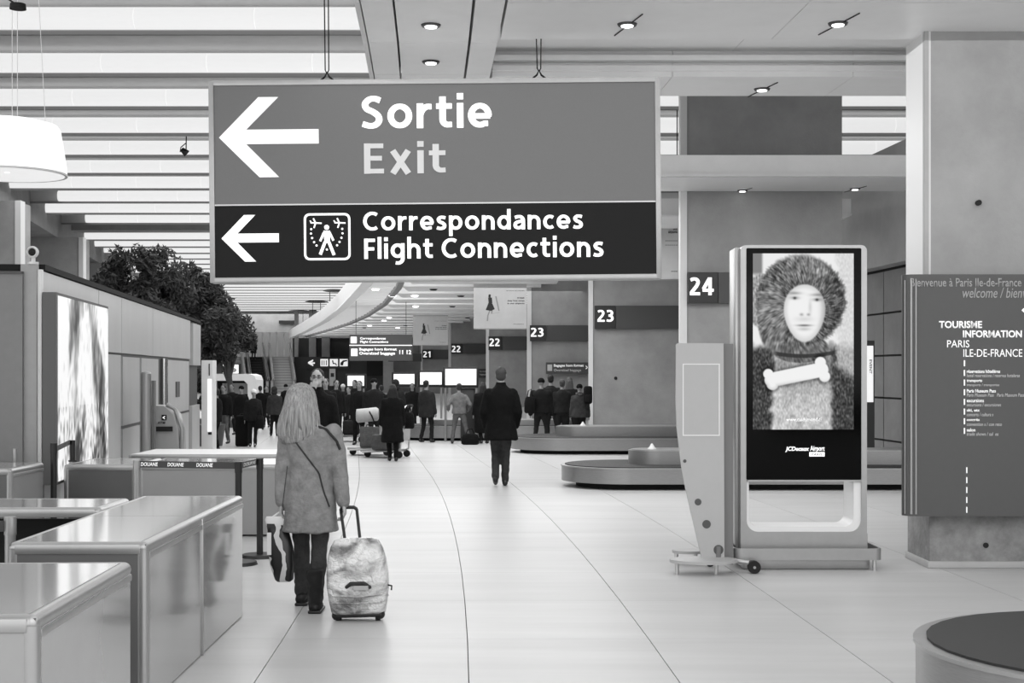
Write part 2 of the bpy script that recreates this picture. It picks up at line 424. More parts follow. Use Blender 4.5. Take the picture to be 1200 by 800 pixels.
# transverse beams A and B with a recess between
def trans(a, b, z0, z1, x0=.26, x1=7.6, n=3, name='beam_panel', m=mSoff):
    for k in range(n):
        u, v = x0+(x1-x0)*k/n, x0+(x1-x0)*(k+1)/n
        soffit_piece(soff, name, u+.003, v-.003, a, b, z0, z1, m)
trans(6, 8.9, HS, HS+.3); trans(8.92, 11.42, HS, HS+.3); trans(11.45, 12.7, HS, HS+.3)
trans(12.7, 14.3, HS+.26, HS+.32, name='recess_panel')
trans(14.3, 15.3, HS, HS+.26, n=4)
trans(14.22, 14.3, HS+.05, HS+.1, n=1, name='ledge'); trans(14.16, 14.3, HS+.14, HS+.19, n=1, name='ledge')
rod = MB().tube([(.35+cx(13.2), 13.2, HS+.2), (4.2, 13.2, HS+.2)], .018); struct('white_rod', rod, mWhite, soff)
for x in (.9, 2.2, 3.5): struct('rod_hook', MB().tube([(x, 13.2, HS+.2), (x, 13.2, HS+.27)], .008), mSoffD, soff)
# beam C
def cross_beam(a, b, x0, x1, n=3, h=.33):
    r = struct('ceiling_beam', MB().slab([(x0+.02, a+.03), (x1-.02, a+.03), (x1-.02, b-.03), (x0+.02, b-.03)], HS+.05, HS+h), mSoffD, smooth=0)
    struct('front_panel', MB().box(x0, x1, a, a+.03, HS+.02, HS+h), mSoff, r, smooth=0)
    struct('front_ledge', MB().box(x0, x1, a-.05, a+.02, HS-.0, HS+.035), mSoff, r, smooth=0)
    struct('underside_panel', MB().box(x0, x1, a+.1, b, HS, HS+.05), mSoff, r, smooth=0)
    return r
cross_beam(21.6, 23.35, -2.2, 6.5)
cross_beam(27, 29.4, -2.4, 6.5); cross_beam(32, 34.4, -3, 6.0); cross_beam(38.4, 41, -3.7, 6.0)
# louvred gallery edge (two curves)
Lf = [(44, -4.4), (47.6, -4.96), (63.5, -7.6), (80, -10.6), (98, -14.2), (118, -18.4)]
Rt = [(44, -3.4), (49.5, -3.96), (62, -5.6), (75, -7.7), (88, -10.2), (103, -13.6), (118, -17.2)]
def interp(T, y):
    if y <= T[0][0]: return T[0][1]
    for (a, p), (b, q) in zip(T[:-1], T[1:]):
        if y <= b: return p+(q-p)*(y-a)/(b-a)
    return T[-1][1]
g = struct('gallery_edge', MB().box(-4.6, -4.4, 43.9, 44, HS, HS+.3), mWhite, smooth=0); g['kind'] = 'structure'
rim = MB(); rim2 = MB()
for a in range(44, 118, 3):
    b = min(a+3, 118); p, q = interp(Lf, a), interp(Lf, b)
    rim.slab([(p-.25, a), (p+.12, a), (q+.12, b), (q-.25, b)], HS-.15, HS+.55)
    p, q = interp(Rt, a), interp(Rt, b)
    rim2.slab([(p-.1, a), (p+.1, a), (q+.1, b), (q-.1, b)], HS-.05, HS+.1)
struct('curved_fascia', rim, mSoff, g, smooth=0); struct('inner_rim', rim2, mSoffD, g, smooth=0)
lv = MB()
for k in range(44, 118, 2):
    p, q = interp(Lf, k), interp(Rt, k)
    lv.box(p, q, k, k+.12, HS+.05, HS+.2)
struct('louvre_blades', lv, mWhite, g, smooth=0)['kind'] = 'stuff'
Y = 45.0
while Y < 122:
    cross_beam(Y, Y+2.9, interp(Rt, Y)+.1, 5.2+cx(Y), h=.3); Y += 4.4

# ---------------------------------------------------------------- concrete columns with gate numbers
piers = [(23.4, 797, 2.69, '24', (808, 836, 325, 346), (319, 355, 806, 841)),
         (37.2, 690, 2.45, '23', (700, 719, 363, 377), (358, 385, 697, 721)),
         (50., 617.5, 2.3, '23', (622, 637, 384, 394.5), (381, 399.5, 621, 640)),
         (70., 569.5, 2.3, '22', (573.5, 585.5, 396.5, 405.5), (394, 410, 572.5, 588.5)),
         (86., 525.5, 2.3, '22', (529.5, 539.5, 405, 412.5), (402.5, 414.5, 529, 542)),
         (115., 493., 2.3, '21', (496, 504.5, 411.5, 418.5), (409.5, 420.5, 495, 507))]
pier_desc = ['column beside the tall advertising screen', 'wide column behind the two nearer carousels', 'column behind the waiting group',
             'column right behind the black overcoat man', 'second column from the far end', 'farthest column of the row']
for k, (Yc, px, w, num, tb, sb) in enumerate(piers):
    X = PX(px, Yc); zt = HC+.2 if k == 0 else HS+.35
    c = struct('concrete_column', MB().box(X+.1, X+w, Yc, Yc+1.0, 0, zt), mConc, smooth=0)
    st = .11 if k < 2 else .16
    struct('edge_strip', MB().box(X, X+st, Yc-.04, Yc+.2, 0, zt), mWhite, c, smooth=0)
    s = thing('gate_number_sign', 'dark number %s sign on the %s' % (num, pier_desc[k]), 'sign', (X+w/2, Yc-.1, PZ(sb[1], Yc)))
    def lx(q, Yc=Yc, X=X, w=w): return PX(q, Yc-.1)-(X+w/2)
    def lz(q, Yc=Yc, sb=sb): return PZ(q, Yc-.1)-PZ(sb[1], Yc)
    MB().box(lx(sb[3])+.01, w/2-.01, -.02, .1, lz(sb[1]), lz(sb[0])).build('band', mSignB, s, smooth=0)
    MB().box(lx(sb[2]), lx(sb[3]), -.04, .1, lz(sb[1]), lz(sb[0])).build('number_plate', mSignN, s, smooth=0)
    lettering(num, mLit, s, (lx(tb[0]), lx(tb[1]), lz(tb[3]), lz(tb[2])), -.041, .14, 1.05)
# tie holes on the 23 column
for (px, py, d) in [(721.5, 443, 37.2)]:
    p = P(px, py, d); c = MB().cyl((p.x, d-.012, p.z), (p.x, d+.02, p.z), .045).build('tie_hole', mDark); tag(c, 'small dark tie hole in the concrete face of the column numbered 23', 'hole')
    c['kind'] = 'structure'; c.pop('category'); c.pop('label')
# near right column
Yn = 12.4; Xn = PX(1088, Yn)
nc = struct('concrete_column', MB().box(Xn+.02, Xn+1.9, Yn, Yn+.62, .05, HS), mConc, smooth=0)
struct('edge_strip', MB().box(Xn-.03, Xn+.02, Yn+.0, Yn+.6, 1.0, HS), mWhite, nc, smooth=0)
struct('front_edge_strip', MB().box(Xn-.035, Xn-.0, Yn-.01, Yn+.05, 1.0, HS), mConcL, nc, smooth=0)
struct('column_base', MB().bbox(Xn+.0, Xn+1.95, Yn-.03, Yn+.66, .05, .5, .01), mConcR, nc)
struct('column_plinth', MB().bbox(Xn-.02, Xn+1.97, Yn-.05, Yn+.68, 0, .06, .008), mConcL, nc)
for px, py in ((1148, 237), (1156, 639)):
    p = P(px, py, Yn-.05); struct('tie_hole', MB().cyl((p.x, Yn-.04, p.z), (p.x, Yn+.02, p.z), .024), mDark, nc)

# right side wall with concrete panels
def xw(Y): return 7.4-.079*(Y-28)
rw = MB(); rw.slab([(xw(20)+.04, 20), (xw(20)+.3, 20), (xw(60)+.3, 60), (xw(60)+.04, 60)], 0, EYE+4.3)
rwall = struct('wall_right', rw, mDark, smooth=0)
zj = [0, EYE-1.35, EYE-.51, EYE+.33, EYE+1.17, EYE+2.02]
yj = [20+1.83+3.1*k for k in range(10)]
for a, b in zip(yj[:-1], yj[1:]):
    for z0, z1 in zip(zj[:-1], zj[1:]):
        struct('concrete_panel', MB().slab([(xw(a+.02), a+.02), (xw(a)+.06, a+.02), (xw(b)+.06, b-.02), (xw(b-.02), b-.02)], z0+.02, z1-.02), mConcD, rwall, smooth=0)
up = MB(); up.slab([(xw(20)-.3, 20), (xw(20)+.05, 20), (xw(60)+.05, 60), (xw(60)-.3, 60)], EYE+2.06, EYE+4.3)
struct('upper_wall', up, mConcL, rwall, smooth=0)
struct('wall_outer', MB().box(14.6, 15, 2, 140, 0, HC+.3), mConcL, smooth=0)
# far end structures
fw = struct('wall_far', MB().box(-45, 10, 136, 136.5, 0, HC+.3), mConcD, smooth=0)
struct('wall_back', MB().box(PX(455, 121), PX(530, 121), 121, 121.5, 0, HS+.2), mConcL, smooth=0)
dw = struct('wall_dark', MB().box(PX(343, 119), PX(456, 119), 119, 119.5, 0, PZ(418, 119)), mDWall, smooth=0)
struct('pale_pier', MB().box(PX(449, 118), PX(461, 118), 118, 118.6, 0, PZ(405, 118)), mConcL, smooth=0)['kind'] = 'structure'
for k, (a, b) in enumerate([(362, 370), (377, 386), (345, 349)]):
    struct('gallery_pier', MB().box(PX(a, 120), PX(b, 120), 120, 120.5, PZ(419, 120), HC), mConcL, dw, smooth=0)
struct('gallery_glass', MB().box(PX(343, 121), PX(410, 121), 121, 121.2, PZ(419, 121), PZ(396, 121)), mDWall, dw, smooth=0)
struct('dark_opening', MB().box(PX(430, 118.9), PX(449, 118.9), 118.8, 119, PZ(440, 119), PZ(421, 119)), mDark, dw, smooth=0)
# upper landing
ZT = 3.0
struct('upper_landing', MB().box(-34, PX(345, 119), 118.4, 136, ZT-.4, ZT), mConcL, smooth=0)['kind'] = 'structure'
struct('landing_wall', MB().box(-34, PX(345, 119), 119.5, 119.9, 0, ZT-.4), mConcD, smooth=0)['kind'] = 'structure'
hd = struct('wall_header', MB().box(-34, -14, 125, 126, PZ(389, 125), HC+.3), mConcD, smooth=0)
for k in range(13):
    x = PX(283+k*8.3, 130)
    struct('door_%d' % (k+1), MB().box(x+.07, x+.58, 130, 130.1, ZT, ZT+2.6), mat('pale_door_glass', 150 if k % 2 else 105, .2), smooth=0)
struct('header_louvre', MB().box(PX(327, 124.8), PX(347, 124.8), 124.7, 125, PZ(379, 125), PZ(375.5, 125)), mDark, hd, smooth=0)
# ceiling vents seen far down the hall
for k, (px, py) in enumerate([(392, 340.5), (371, 353.5), (351, 364.5)]):
    d = 5.3*F/(HOR-py); p = P(px, py, d)
    v = thing('hanging_duct_plate', 'dark flat plate hanging below the far luminous ceiling, %s of the three' % ['nearest', 'middle', 'farthest'][k], 'ceiling fixture', p)
    MB().sph((0, 0, 0), (.035*d/4.2, .8, .1), 16, 8).build('plate', mSignB, v)
    for s in (-.3, .3): MB().cyl((s, 0, -.9), (s, 0, HC+.2-p.z), .025, n=6).build('suspension_cable', mDark, v)

# ---------------------------------------------------------------- downlights
def downlight(px, py, h, lab, arm=True):
    d = h*F/(HOR-py); p = P(px, py, d)
    t = thing('downlight', lab, 'ceiling light', p)
    MB().cyl((0, 0, -.018), (0, 0, 0.01), .078, .092, 20).build('housing', mat('downlight_ring', 70, .4), t)
    MB().cyl((0, 0, -.026), (0, 0, -.017), .05, .055, 16).build('lens', mLamp, t)
    if arm: MB().tube([(.1, -.35, -.006), (-.08, .4, -.006)], .005, 6).build('arm', mSignD, t)
downlight(505, 29, 3.0, 'round recessed downlight in the left soffit panel, the nearer one at the top edge', False)
downlight(505, 72, 3.0, 'round recessed downlight in the left soffit panel just above the big hanging sign', False)
downlight(735, 28, 3.0, 'dark-ringed downlight above the right half of the big hanging sign')
downlight(982, 27, 3.0, 'dark-ringed downlight near the top right, left of the near column')
downlight(893, 104, 3.0, 'lit downlight under the second ceiling beam, above the advertising screen')
downlight(870, 223, 3.0, 'small downlight under the third beam, above the number 24 column')
downlight(1002, 221, 3.0, 'small downlight under the third beam, beside the near column')
far_dl = [(508, 340), (440, 342), (460, 348), (530, 356), (487, 359), (486, 344.5), (540, 343), (450, 374), (433, 382), (427, 384.5), (466, 384.5), (456, 372), (475, 381), (635, 338), (600, 337), (548, 370.5), (505, 370.5)]
for k, (px, py) in enumerate(far_dl):
    d = 3.0*F/(HOR-py); d = 46.4+4.4*round((d-46.4)/4.4); p = Vector((PX(px, d), d, HS))
    o = MB().cyl((0, 0, -.05), (0, 0, .004), .1, .16, 12).build('downlight', mLamp if k % 3 else mSignD, loc=p)
    tag(o, 'tiny downlight in the far slatted soffit', 'ceiling light', 'downlights of the far soffit')

# ---------------------------------------------------------------- hanging direction sign
Ys = 12.6
sc = P(510, 210, Ys)
sign = thing('hanging_sign', 'big hanging direction sign reading Sortie Exit and Correspondances Flight Connections', 'sign', sc)
sign.rotation_euler = (0, -.0090, 0)
def sx(px): return (px-510)*Ys/F
def sz(py): return (210-py)*Ys/F
# the roll is removed from pixel positions: measure straight from centre line
X0, X1, Zb, Zt = sx(245), sx(774.5), sz(329), sz(92)
fr = .047
MB().bbox(X0, X1, 0, .16, Zt-fr, Zt, .005).build('frame_top', mAlu, sign)
MB().bbox(X0, X1, 0, .16, Zb, Zb+fr, .005).build('frame_bottom', mAlu, sign)
MB().bbox(X0, X0+fr, -.001, .161, Zb+fr*.2, Zt-fr*.2, .005).build('frame_side', mAlu, sign)
MB().bbox(X1-fr, X1, -.001, .161, Zb+fr*.2, Zt-fr*.2, .005).build('frame_side', mAlu, sign)
MB().box(X0+fr, X1-fr, .01, .15, sz(237.2), Zt-fr).build('exit_panel', mSignG, sign, smooth=0)
MB().box(X0+fr, X1-fr, .01, .15, Zb+fr, sz(238.8)).build('connections_panel', mSignD, sign, smooth=0)
MB().box(X0+fr, X1-fr, .004, .012, sz(238.8), sz(237.2)).build('divider_line', mWhite, sign, smooth=0)
lettering('Sortie', mLit, sign, (sx(424.5), sx(577), sz(149.8), sz(109.2)), .008)
lettering('Exit', mLetX, sign, (sx(426.7), sx(522.5), sz(204.5), sz(165)), .008, .2, .95)
lettering('Correspondances', mLit, sign, (sx(425), sx(682.6), sz(276.5), sz(245.5)), .008, .18, .95)
lettering('Flight Connections', mLit, sign, (sx(426), sx(706.5), sz(309.5), sz(277)), .008, .18, .95)
def zpoly(pts): return [(sx(240+x/3.08), sz(80+y/3.08)) for x, y in pts]
MB().prism(zpoly([(52, 243), (195, 98), (267, 98), (150, 215), (412, 215), (412, 267), (150, 267), (268, 387), (197, 387)]), .004, .011).build('arrow', mLet, sign, smooth=0)
MB().prism(zpoly([(58, 607), (140, 523), (180, 523), (115, 590), (265, 590), (265, 622), (115, 622), (182, 691), (142, 691)]), .004, .011).build('arrow', mLit, sign, smooth=0)
def rrect(x0, x1, z0, z1, r, n=5):
    out = []
    for (cx_, cz_, a0) in ((x1-r, z1-r, 0), (x0+r, z1-r, 90), (x0+r, z0+r, 180), (x1-r, z0+r, 270)):
        for k in range(n+1):
            a = math.radians(a0+90*k/n); out.append((cx_+r*math.cos(a), cz_+r*math.sin(a)))
    return out
def ring_prism(mb, outer, inner, y0, y1):
    n = len(outer)
    rings = [[Vector((p[0], y, p[1])) for p in L] for L, y in ((outer, y0), (outer, y1), (inner, y1), (inner, y0), (outer, y0))]
    return mb.loft(rings, cap=False)
px0, px1, pz0, pz1 = sx(355.5), sx(410), sz(303.5), sz(248.5)
m_ = MB(); ring_prism(m_, rrect(px0, px1, pz0, pz1, .05), rrect(px0+.019, px1-.019, pz0+.019, pz1-.019, .035), .004, .011)
m_.build('pictogram_border', mLit, sign, smooth=0)
m_ = MB()
def zp(x, y): return (sx(240+x/3.08), sz(80+y/3.08))
def zline(mb, a, b, w):
    a = Vector(zp(*a)); b = Vector(zp(*b)); t = (b-a).normalized(); n = Vector((-t.y, t.x))*w/3.08*Ys/F/2
    mb.prism([tuple(a+n), tuple(b+n), tuple(b-n), tuple(a-n)], .004, .011)
def zdisc(mb, c, r, n=14):
    c = zp(*c); r = r/3.08*Ys/F; mb.prism([(c[0]+r*math.cos(2*PI*k/n), c[1]+r*math.sin(2*PI*k/n)) for k in range(n)], .0042, .0112)
zdisc(m_, (438, 570), 9)
m_.prism([zp(*q) for q in ((426, 582), (450, 582), (449, 626), (430, 626))], .0043, .0109)
zline(m_, (432, 622), (414, 668), 11); zline(m_, (445, 622), (464, 670), 11); zline(m_, (428, 588), (414, 620), 8); zline(m_, (448, 588), (462, 618), 8)
m_.build('walking_figure', mLit, sign, smooth=0)
m_ = MB()
for q in ((382, 576), (381, 592), (385, 608), (392, 623), (401, 635), (494, 576), (495, 592), (491, 608), (484, 623), (475, 635), (438, 650)): zdisc(m_, q, 4, 8)
m_.build('dotted_path', mLit, sign, smooth=0)
for dx in (0, 86):
    m_ = MB(); zline(m_, (380+dx, 553), (420+dx, 555), 5); zline(m_, (398+dx, 554), (390+dx, 537), 5); zline(m_, (398+dx, 554), (392+dx, 572), 5); zline(m_, (383+dx, 553), (378+dx, 545), 4)
    m_.build('plane_symbol', mLit, sign, smooth=0)
for px, pyt in ((383, -90), (633, 42)):
    ztop = (HC+.2 if px < 400 else HS+.26)-sc.z
    for s in (-.016, .016):
        MB().tube([(sx(px)+s*1.6, .08, ztop), (sx(px)+s, .08, Zt+.1), (sx(px), .08, Zt+.07)], .006, 6).build('suspension_cable', mSignD, sign)
    MB().tube([(sx(px)-.07, .08, Zt), (sx(px)-.02, .08, Zt+.04), (sx(px), .08, Zt+.08), (sx(px)+.02, .08, Zt+.04), (sx(px)+.07, .08, Zt)], .009, 6).build('hanger_bracket', mSignD, sign)
MB().tube([(sx(545), .1, Zt+.012), (sx(768), .1, Zt+.012)], .008, 6).build('cable_run', mSignD, sign)

# ---------------------------------------------------------------- left pendant lamp
d = 16.; p = P(8, 205, d)
lamp = thing('pendant_lamp', 'large white drum pendant lamp glowing at the left edge of the picture', 'lamp', p)
R = 68*d/F; prof = [(R, 0), (R*.985, .12), (R*.93, .36), (R*.89, .52), (R*.84, .57), (R*.6, .61), (.05, .63)]
m_ = MB(); m_.loft([m_.ell(z, 0, 0, r, r, 40) for r, z in prof], cap=False)
m_.loft([m_.ell(z, 0, 0, r, r, 40) for r, z in [(R*.99, .003), (.03, .03)]], cap=False)
m_.build('lamp_shade', mat('lamp_shade_white', 230, .7, emit=.5), lamp)
m_ = MB(); m_.loft([m_.ell(z, 0, 0, r, r, 40) for r, z in [(R*1.004, .0), (R*1.004, .02), (R*.96, .02), (R*.96, 0), (R*1.004, 0)]], cap=False)
m_.build('shade_ring', mWhite, lamp)
for (a, b) in (((.06, .6), (.06, 3.6)), ((.12, .6), (.12, 3.6)), ((.44, .56), (.33, 2.6)), ((-.4, .56), (-.3, 2.6))):
    MB().tube([(a[0], 0, a[1]), (b[0], 0, HC+.2-p.z if a[0] == b[0] else b[1])], .004, 5).build('suspension_wire', mWhite, lamp)
p = P(21, 8, 12.); t = thing('spot_fixture', 'small dark disc-shaped spot fixture at the very top left', 'ceiling light', p)
MB().cyl((0, 0, -.02), (0, 0, .025), .07, .065, 18).build('housing', mSignD, t)
MB().tube([(0, 0, .01), (-.16, 0, .12), (-.3, .0, .3), (-.3, 0, HC+.2-p.z)], .009, 6).build('arm', mSignD, t)
p = P(216, 180, 33.); t = thing('hanging_spotlight', 'small dark spotlight on a rod hanging left of the big sign', 'ceiling light', p)
MB().tube([(.04, 0, 0), (.05, 0, HC+.26-p.z)], .014, 6).build('rod', mSignD, t)
MB().cyl((.06, 0, .0), (-.05, -.06, .1), .09, .05, 12).build('spot_head', mSignD, t)
MB().tube([(.04, 0, .25), (-.08, 0, .15), (-.1, 0, .04), (-.02, 0, .06)], .012, 6).build('bracket', mSignD, t)

# ---------------------------------------------------------------- left booth
import math as _m
bA = Vector((-4.95, 14.8, 0)); bB = Vector((-6.87, 30.8, 0)); dirv = (bB-bA).normalized(); ang = math.atan2(dirv.y, dirv.x)
Lb = (bB-bA).length; BH = 2.82
booth = thing('booth', 'long pale metal-clad booth with a thin dark roof edge, left of the aisle', 'booth', bA, ang)
# local x runs away along the wall, local -y faces the aisle (right)
def bx_for(px, off=0.):      # local x of the point of the wall plane seen at picture column px
    k = (px-600)/F; n = Vector((dirv.y, -dirv.x, 0)); A = bA+n*off
    t = (k*A.y-A.x)/(dirv.x-k*dirv.y); return t
zh = BH-.0
def zline_at(px, py, off=0.):
    t = bx_for(px, off); Yp = bA.y+dirv.y*t; return PZ(py, Yp)
MB().box(0, Lb, .02, .6, .0, BH-.03).build('core', mSignB, booth, smooth=0)
MB().box(-.04, Lb+.05, -.05, .66, BH-.03, BH+.03).build('roof_edge', mSignD, booth, smooth=0)
zs = zline_at(180, 419)
xs_ = [0.0, bx_for(141), bx_for(222), Lb]
for a, b in ((0, 3.4), (3.4, bx_for(141)), (bx_for(141), 8.6), (8.6, bx_for(222))):
    MB().box(a+.01, b-.012, -.02, .05, zs+.03, BH-.04).build('header_panel', mBooth, booth, smooth=0)
for a, b in ((bx_for(143), bx_for(163)), (bx_for(165), bx_for(185)), (bx_for(194), bx_for(221))):
    MB().box(a+.015, b-.015, -.01, .05, .95, zs-.02).build('wall_panel', mBooth, booth, smooth=0)
    MB().box(a+.015, b-.015, -.01, .05, .06, .9).build('wall_panel', mBooth, booth, smooth=0)
MB().box(0.05, bx_for(141)-.02, -.01, .05, .06, zs).build('wall_panel', mBooth, booth, smooth=0)
MB().tube([(bx_for(190), -.03, .05), (bx_for(190), -.03, zs)], .07, 12).build('chrome_post', mChrome, booth)
a, b = bx_for(223), Lb
MB().box(a, b-.02, -.06, .05, zline_at(228, 428), BH-.08).build('end_panel_upper', mBooth, booth, smooth=0)
MB().box(a, b-.02, -.04, .05, .05, 1.02).build('end_panel_lower', mBooth, booth, smooth=0)
MB().box(bx_for(205), bx_for(209), -.03, -.008, zline_at(207, 465), zline_at(207, 447)).build('wall_notice', mSignB, booth, smooth=0)
# end pillar with security mirror
pl = thing('booth_pillar', 'flat grey pillar at the near end of the booth', 'pillar', (PX(36.5, 14.7), 14.7, 0))
w2 = 19*14.7/F/2
MB().bbox(-w2, w2, -.08, -.005, 0, PZ(310, 14.7), .006).build('shaft', mBoothC, pl)
MB().bbox(w2, w2+.045, -.06, -.0, 0, PZ(316, 14.7), .004).build('bright_edge', mWhite, pl)
for py in (407, 499): MB().box(w2+.0, w2+.05, .02, .05, PZ(py+2, 14.7), PZ(py-2, 14.7)).build('edge_clip', mBlack, pl, smooth=0)
mr = thing('dome_camera', 'white ring-shaped camera housing with dark lens on top of the booth pillar', 'camera', (PX(38.5, 14.65), 14.66, PZ(310, 14.7)))
MB().cyl((0, 0, 0), (0, 0, .025), .055, n=16).build('foot', mWhite, mr); MB().cyl((0, 0, .02), (0, 0, .07), .022, n=12).build('stem', mWhite, mr)
m_ = MB(); c_ = Vector((0, -.02, .125))
rings = []
for k in range(25):
    a = 2*PI*k/24; u = Vector((math.cos(a), 0, math.sin(a)))
    rings.append([c_+u*(.05+.014*math.cos(b*PI/4))+Vector((0, .03*math.sin(b*PI/4), 0)) for b in range(8)])
m_.loft(rings, cap=False).build('ring', mWhite, mr); MB().sph(c_, .042).build('lens', mDark, mr)
# grey wall at far left
struct('wall_partition', MB().box(PX(-80, 14.6), PX(27, 14.6), 14.58, 14.64, 0, PZ(321, 14.6)), mGPanel, smooth=0)
MB_ = MB().box(PX(-80, 14.6), PX(27, 14.6), 14.56, 14.66, PZ(321, 14.6), PZ(318, 14.6)); struct('trim_2', MB_, mSignB, smooth=0)
# advertising display
ads = thing('advertising_display', 'tall bright advertising lightbox with a thick dark grey side, in front of the booth', 'display', (PX(66, 14.6), 14.6, 0), ang)
La = 3.25
MB().box(0, La, .0, .14, .55, 2.55).build('casing', mSignB, ads, smooth=0)
MB().box(.03, .09, .14, .2, .0, .6).build('foot', mSignB, ads, smooth=0); MB().box(La-.1, La, .02, .12, 0, .6).build('foot', mSignB, ads, smooth=0)
def adpic(u, v):
    n1 = noise.noise(Vector((u*4.2, v*1.7, 3.1))); n2 = noise.noise(Vector((u*16, v*4, 8.2))); n3 = noise.noise(Vector((u*55+v*6, v*16, 1.2)))
    g = 1.02+.3*n1+.6*n2*max(0, .45-n1)
    dark = smst(.16, .42, -n1+.25*n2+.12)
    g -= .55*dark
    gap = smst(.045+.05*v, .02, abs(u-.33-.02*math.sin(v*9)-.06*(v > .5)*(v-.5)))*(1-smst(.88, .95, v)*.3)
    g -= .38*gap
    if v > .6: g = g+.35*n3*(1+2*(v-.6))-.05
    return g+.22*n3+.18*noise.noise(Vector((u*30, v*9, 4.)))
picture('lit_picture', adpic, .03, La-.03, .58, 2.52, 90, 130, attr_emit('lit_picture', .72), ads, -.004)
MB().box(-.005, .0, .0, .14, .55, 2.55).build('dark_side', mat('display_side', 92, .5), ads, smooth=0)
# side plate facing the camera (broad grey end of the casing)
pp = MB().box(PX(51, 14.6)-PX(66, 14.6), 0, 0, .05, .55, 2.55); o = pp.build('end_plate', mat('display_side', 92, .5), ads, smooth=0); o.rotation_euler = (0, 0, -ang)
# machine by booth wall
kx = thing('cash_machine', 'rounded grey self-service machine with a small arrow sign against the booth', 'machine', (PX(192, 20.5), 20.5, 0))
k_ = 20.5/F
prof = [(-.21, 0), (.20, 0), (.21, .5), (.2, .85), (.14, 1.1), (.0, 1.23), (-.21, 1.24)]
MB().prism(prof, 0, .5).build('body', mKiosk, kx)
MB().box(-.19, .13, -.03, .02, .86, .93).build('dark_shelf', mDark, kx, smooth=0); MB().box(-.22, -.17, -.04, .02, .1, .93).build('dark_side', mDark, kx, smooth=0)
MB().box(-.03, .04, -.01, .0, 1.02, 1.1).build('arrow_badge', mSignD, kx, smooth=0)
text('<', mLit, kx, (-.015, .02, 1.035, 1.085), -.012, bold=.03); text('ATM', mSignD, kx, (-.09, .02, .97, 1.0), -.004, bold=.02)
m_ = MB().tube([(.16, .1, 0), (.24, .1, .5), (.24, .1, .9), (.14, .1, 1.18), (.02, .1, 1.25)], .035, 8); m_.build('tube_edge', mAlu, kx)
kp = thing('machine_post', 'tall rounded pale metal post left of the cash machine', 'post', (PX(171, 20.2), 20.2, 0))
MB().cyl((0, 0, 0), (0, 0, PZ(438, 20.2)), .075, n=20).sph((0, 0, PZ(438, 20.2)), (.075, .075, .04)).build('shaft', mAlu, kp)
MB().box(.08, .12, .0, .1, .1, 1.6).build('rail', mKioskS, kp, smooth=0)
# slim white display totem
tt = thing('display_totem', 'slim white upright totem with a glowing strip screen at the end of the booth', 'display', (PX(242.5, 22), 22, 0))
h_ = PZ(422, 22)
MB().bbox(-.088, .088, 0, .3, 0, h_, .008).build('casing', mWhite, tt)
MB().box(.01, .075, -.012, 0, PZ(506, 22), PZ(444, 22)).build('screen', mScreen, tt, smooth=0)
MB().box(.02, .075, -.012, 0, PZ(509, 22), PZ(505, 22)).build('screen_foot', mSignD, tt, smooth=0); MB().box(.03, .045, -.01, 0, PZ(440, 22), PZ(426, 22)).build('slot', mSignD, tt, smooth=0)

# ---------------------------------------------------------------- inspection counters
def counter(name, label, x0, x1, y0, y1, h, front, side, top, seams=(), rz=0., open_front=False):
    c = thing(name, label, 'counter', ((x0+x1)/2, (y0+y1)/2, 0), rz); w = (x1-x0)/2; l = (y1-y0)/2; r = .045
    if open_front:
        MB().box(-w+.03, w-.03, l-.05, l-.02, .04, h-.14).build('back_board', mDark, c, smooth=0)
        MB().box(-w+.02, -w+.06, -l+.05, l, 0, h-.1).build('side_board', front, c, smooth=0); MB().box(w-.06, w-.02, -l+.05, l, 0, h-.1).build('side_board', front, c, smooth=0)
    else:
        MB().box(-w+.012, w-.012, -l+.012, l-.012, .02, h-.012).build('core', mSignB, c, smooth=0)
        MB().box(-w+.05, w-.05, -l+.005, -l+.02, .02, h-.06).build('front_panel', front, c, smooth=0)
    ss = [-l+.05]+[s-(y0+y1)/2 for s in seams]+[l-.03]
    for a, b in zip(ss[:-1], ss[1:]):
        if not open_front: MB().box(w-.02, w-.004, a+.004, b-.004, .01, h-.05).build('side_panel', side, c, smooth=0)
        MB().box(-w+.05, w-.05, a+.004, b-.004, h-.014, h-.002).build('top_panel', top, c, smooth=0)
    for s in seams: MB().bbox(w-.012, w+.006, s-(y0+y1)/2-.012, s-(y0+y1)/2+.012, 0.0, h-.02, .004).build('seam_strip', mAlu, c)
    # rounded aluminium edge profiles
    for zz, rr in ((h-.033, .033),):
        for sgn in (1, -1):
            MB().tube([(sgn*(w-.033), -l+.03, zz), (sgn*(w-.033), l-.03, zz)], .033, 14).build('edge_profile', mAlu, c)
            MB().bbox(sgn*(w-.0)-.007, sgn*(w-.0)+.003, -l+.04, l-.03, h-.085, h-.055, .003).build('edge_groove', mAlu, c)
        MB().tube([(-w+.03, -l+.033, zz), (w-.03, -l+.033, zz)], .033, 14).build('edge_profile', mAlu, c)
        MB().bbox(-w+.04, w-.04, -l-.002, -l+.01, h-.062, h-.012, .004).build('front_trim', mAlu, c)
        MB().tube([(-w+.03, l-.033, zz), (w-.03, l-.033, zz)], .033, 14).build('edge_profile', mAlu, c)
        for sx_ in (1, -1): MB().sph((sx_*(w-.034), -l+.034, zz), .034).build('corner_cap', mAlu, c)
    if not open_front:
        for sx_ in (1, -1): MB().tube([(sx_*(w-.033), -l+.033, 0), (sx_*(w-.033), -l+.033, h-.04)], .034, 12).build('corner_post', mAlu, c)
    return c
counter('inspection_counter', 'steel-edged inspection counter in the bottom left corner, nearest the viewer', -3.7, -1.72, 5.0, 6.45, .85, mLamL, mLam, mLamT, rz=.035)
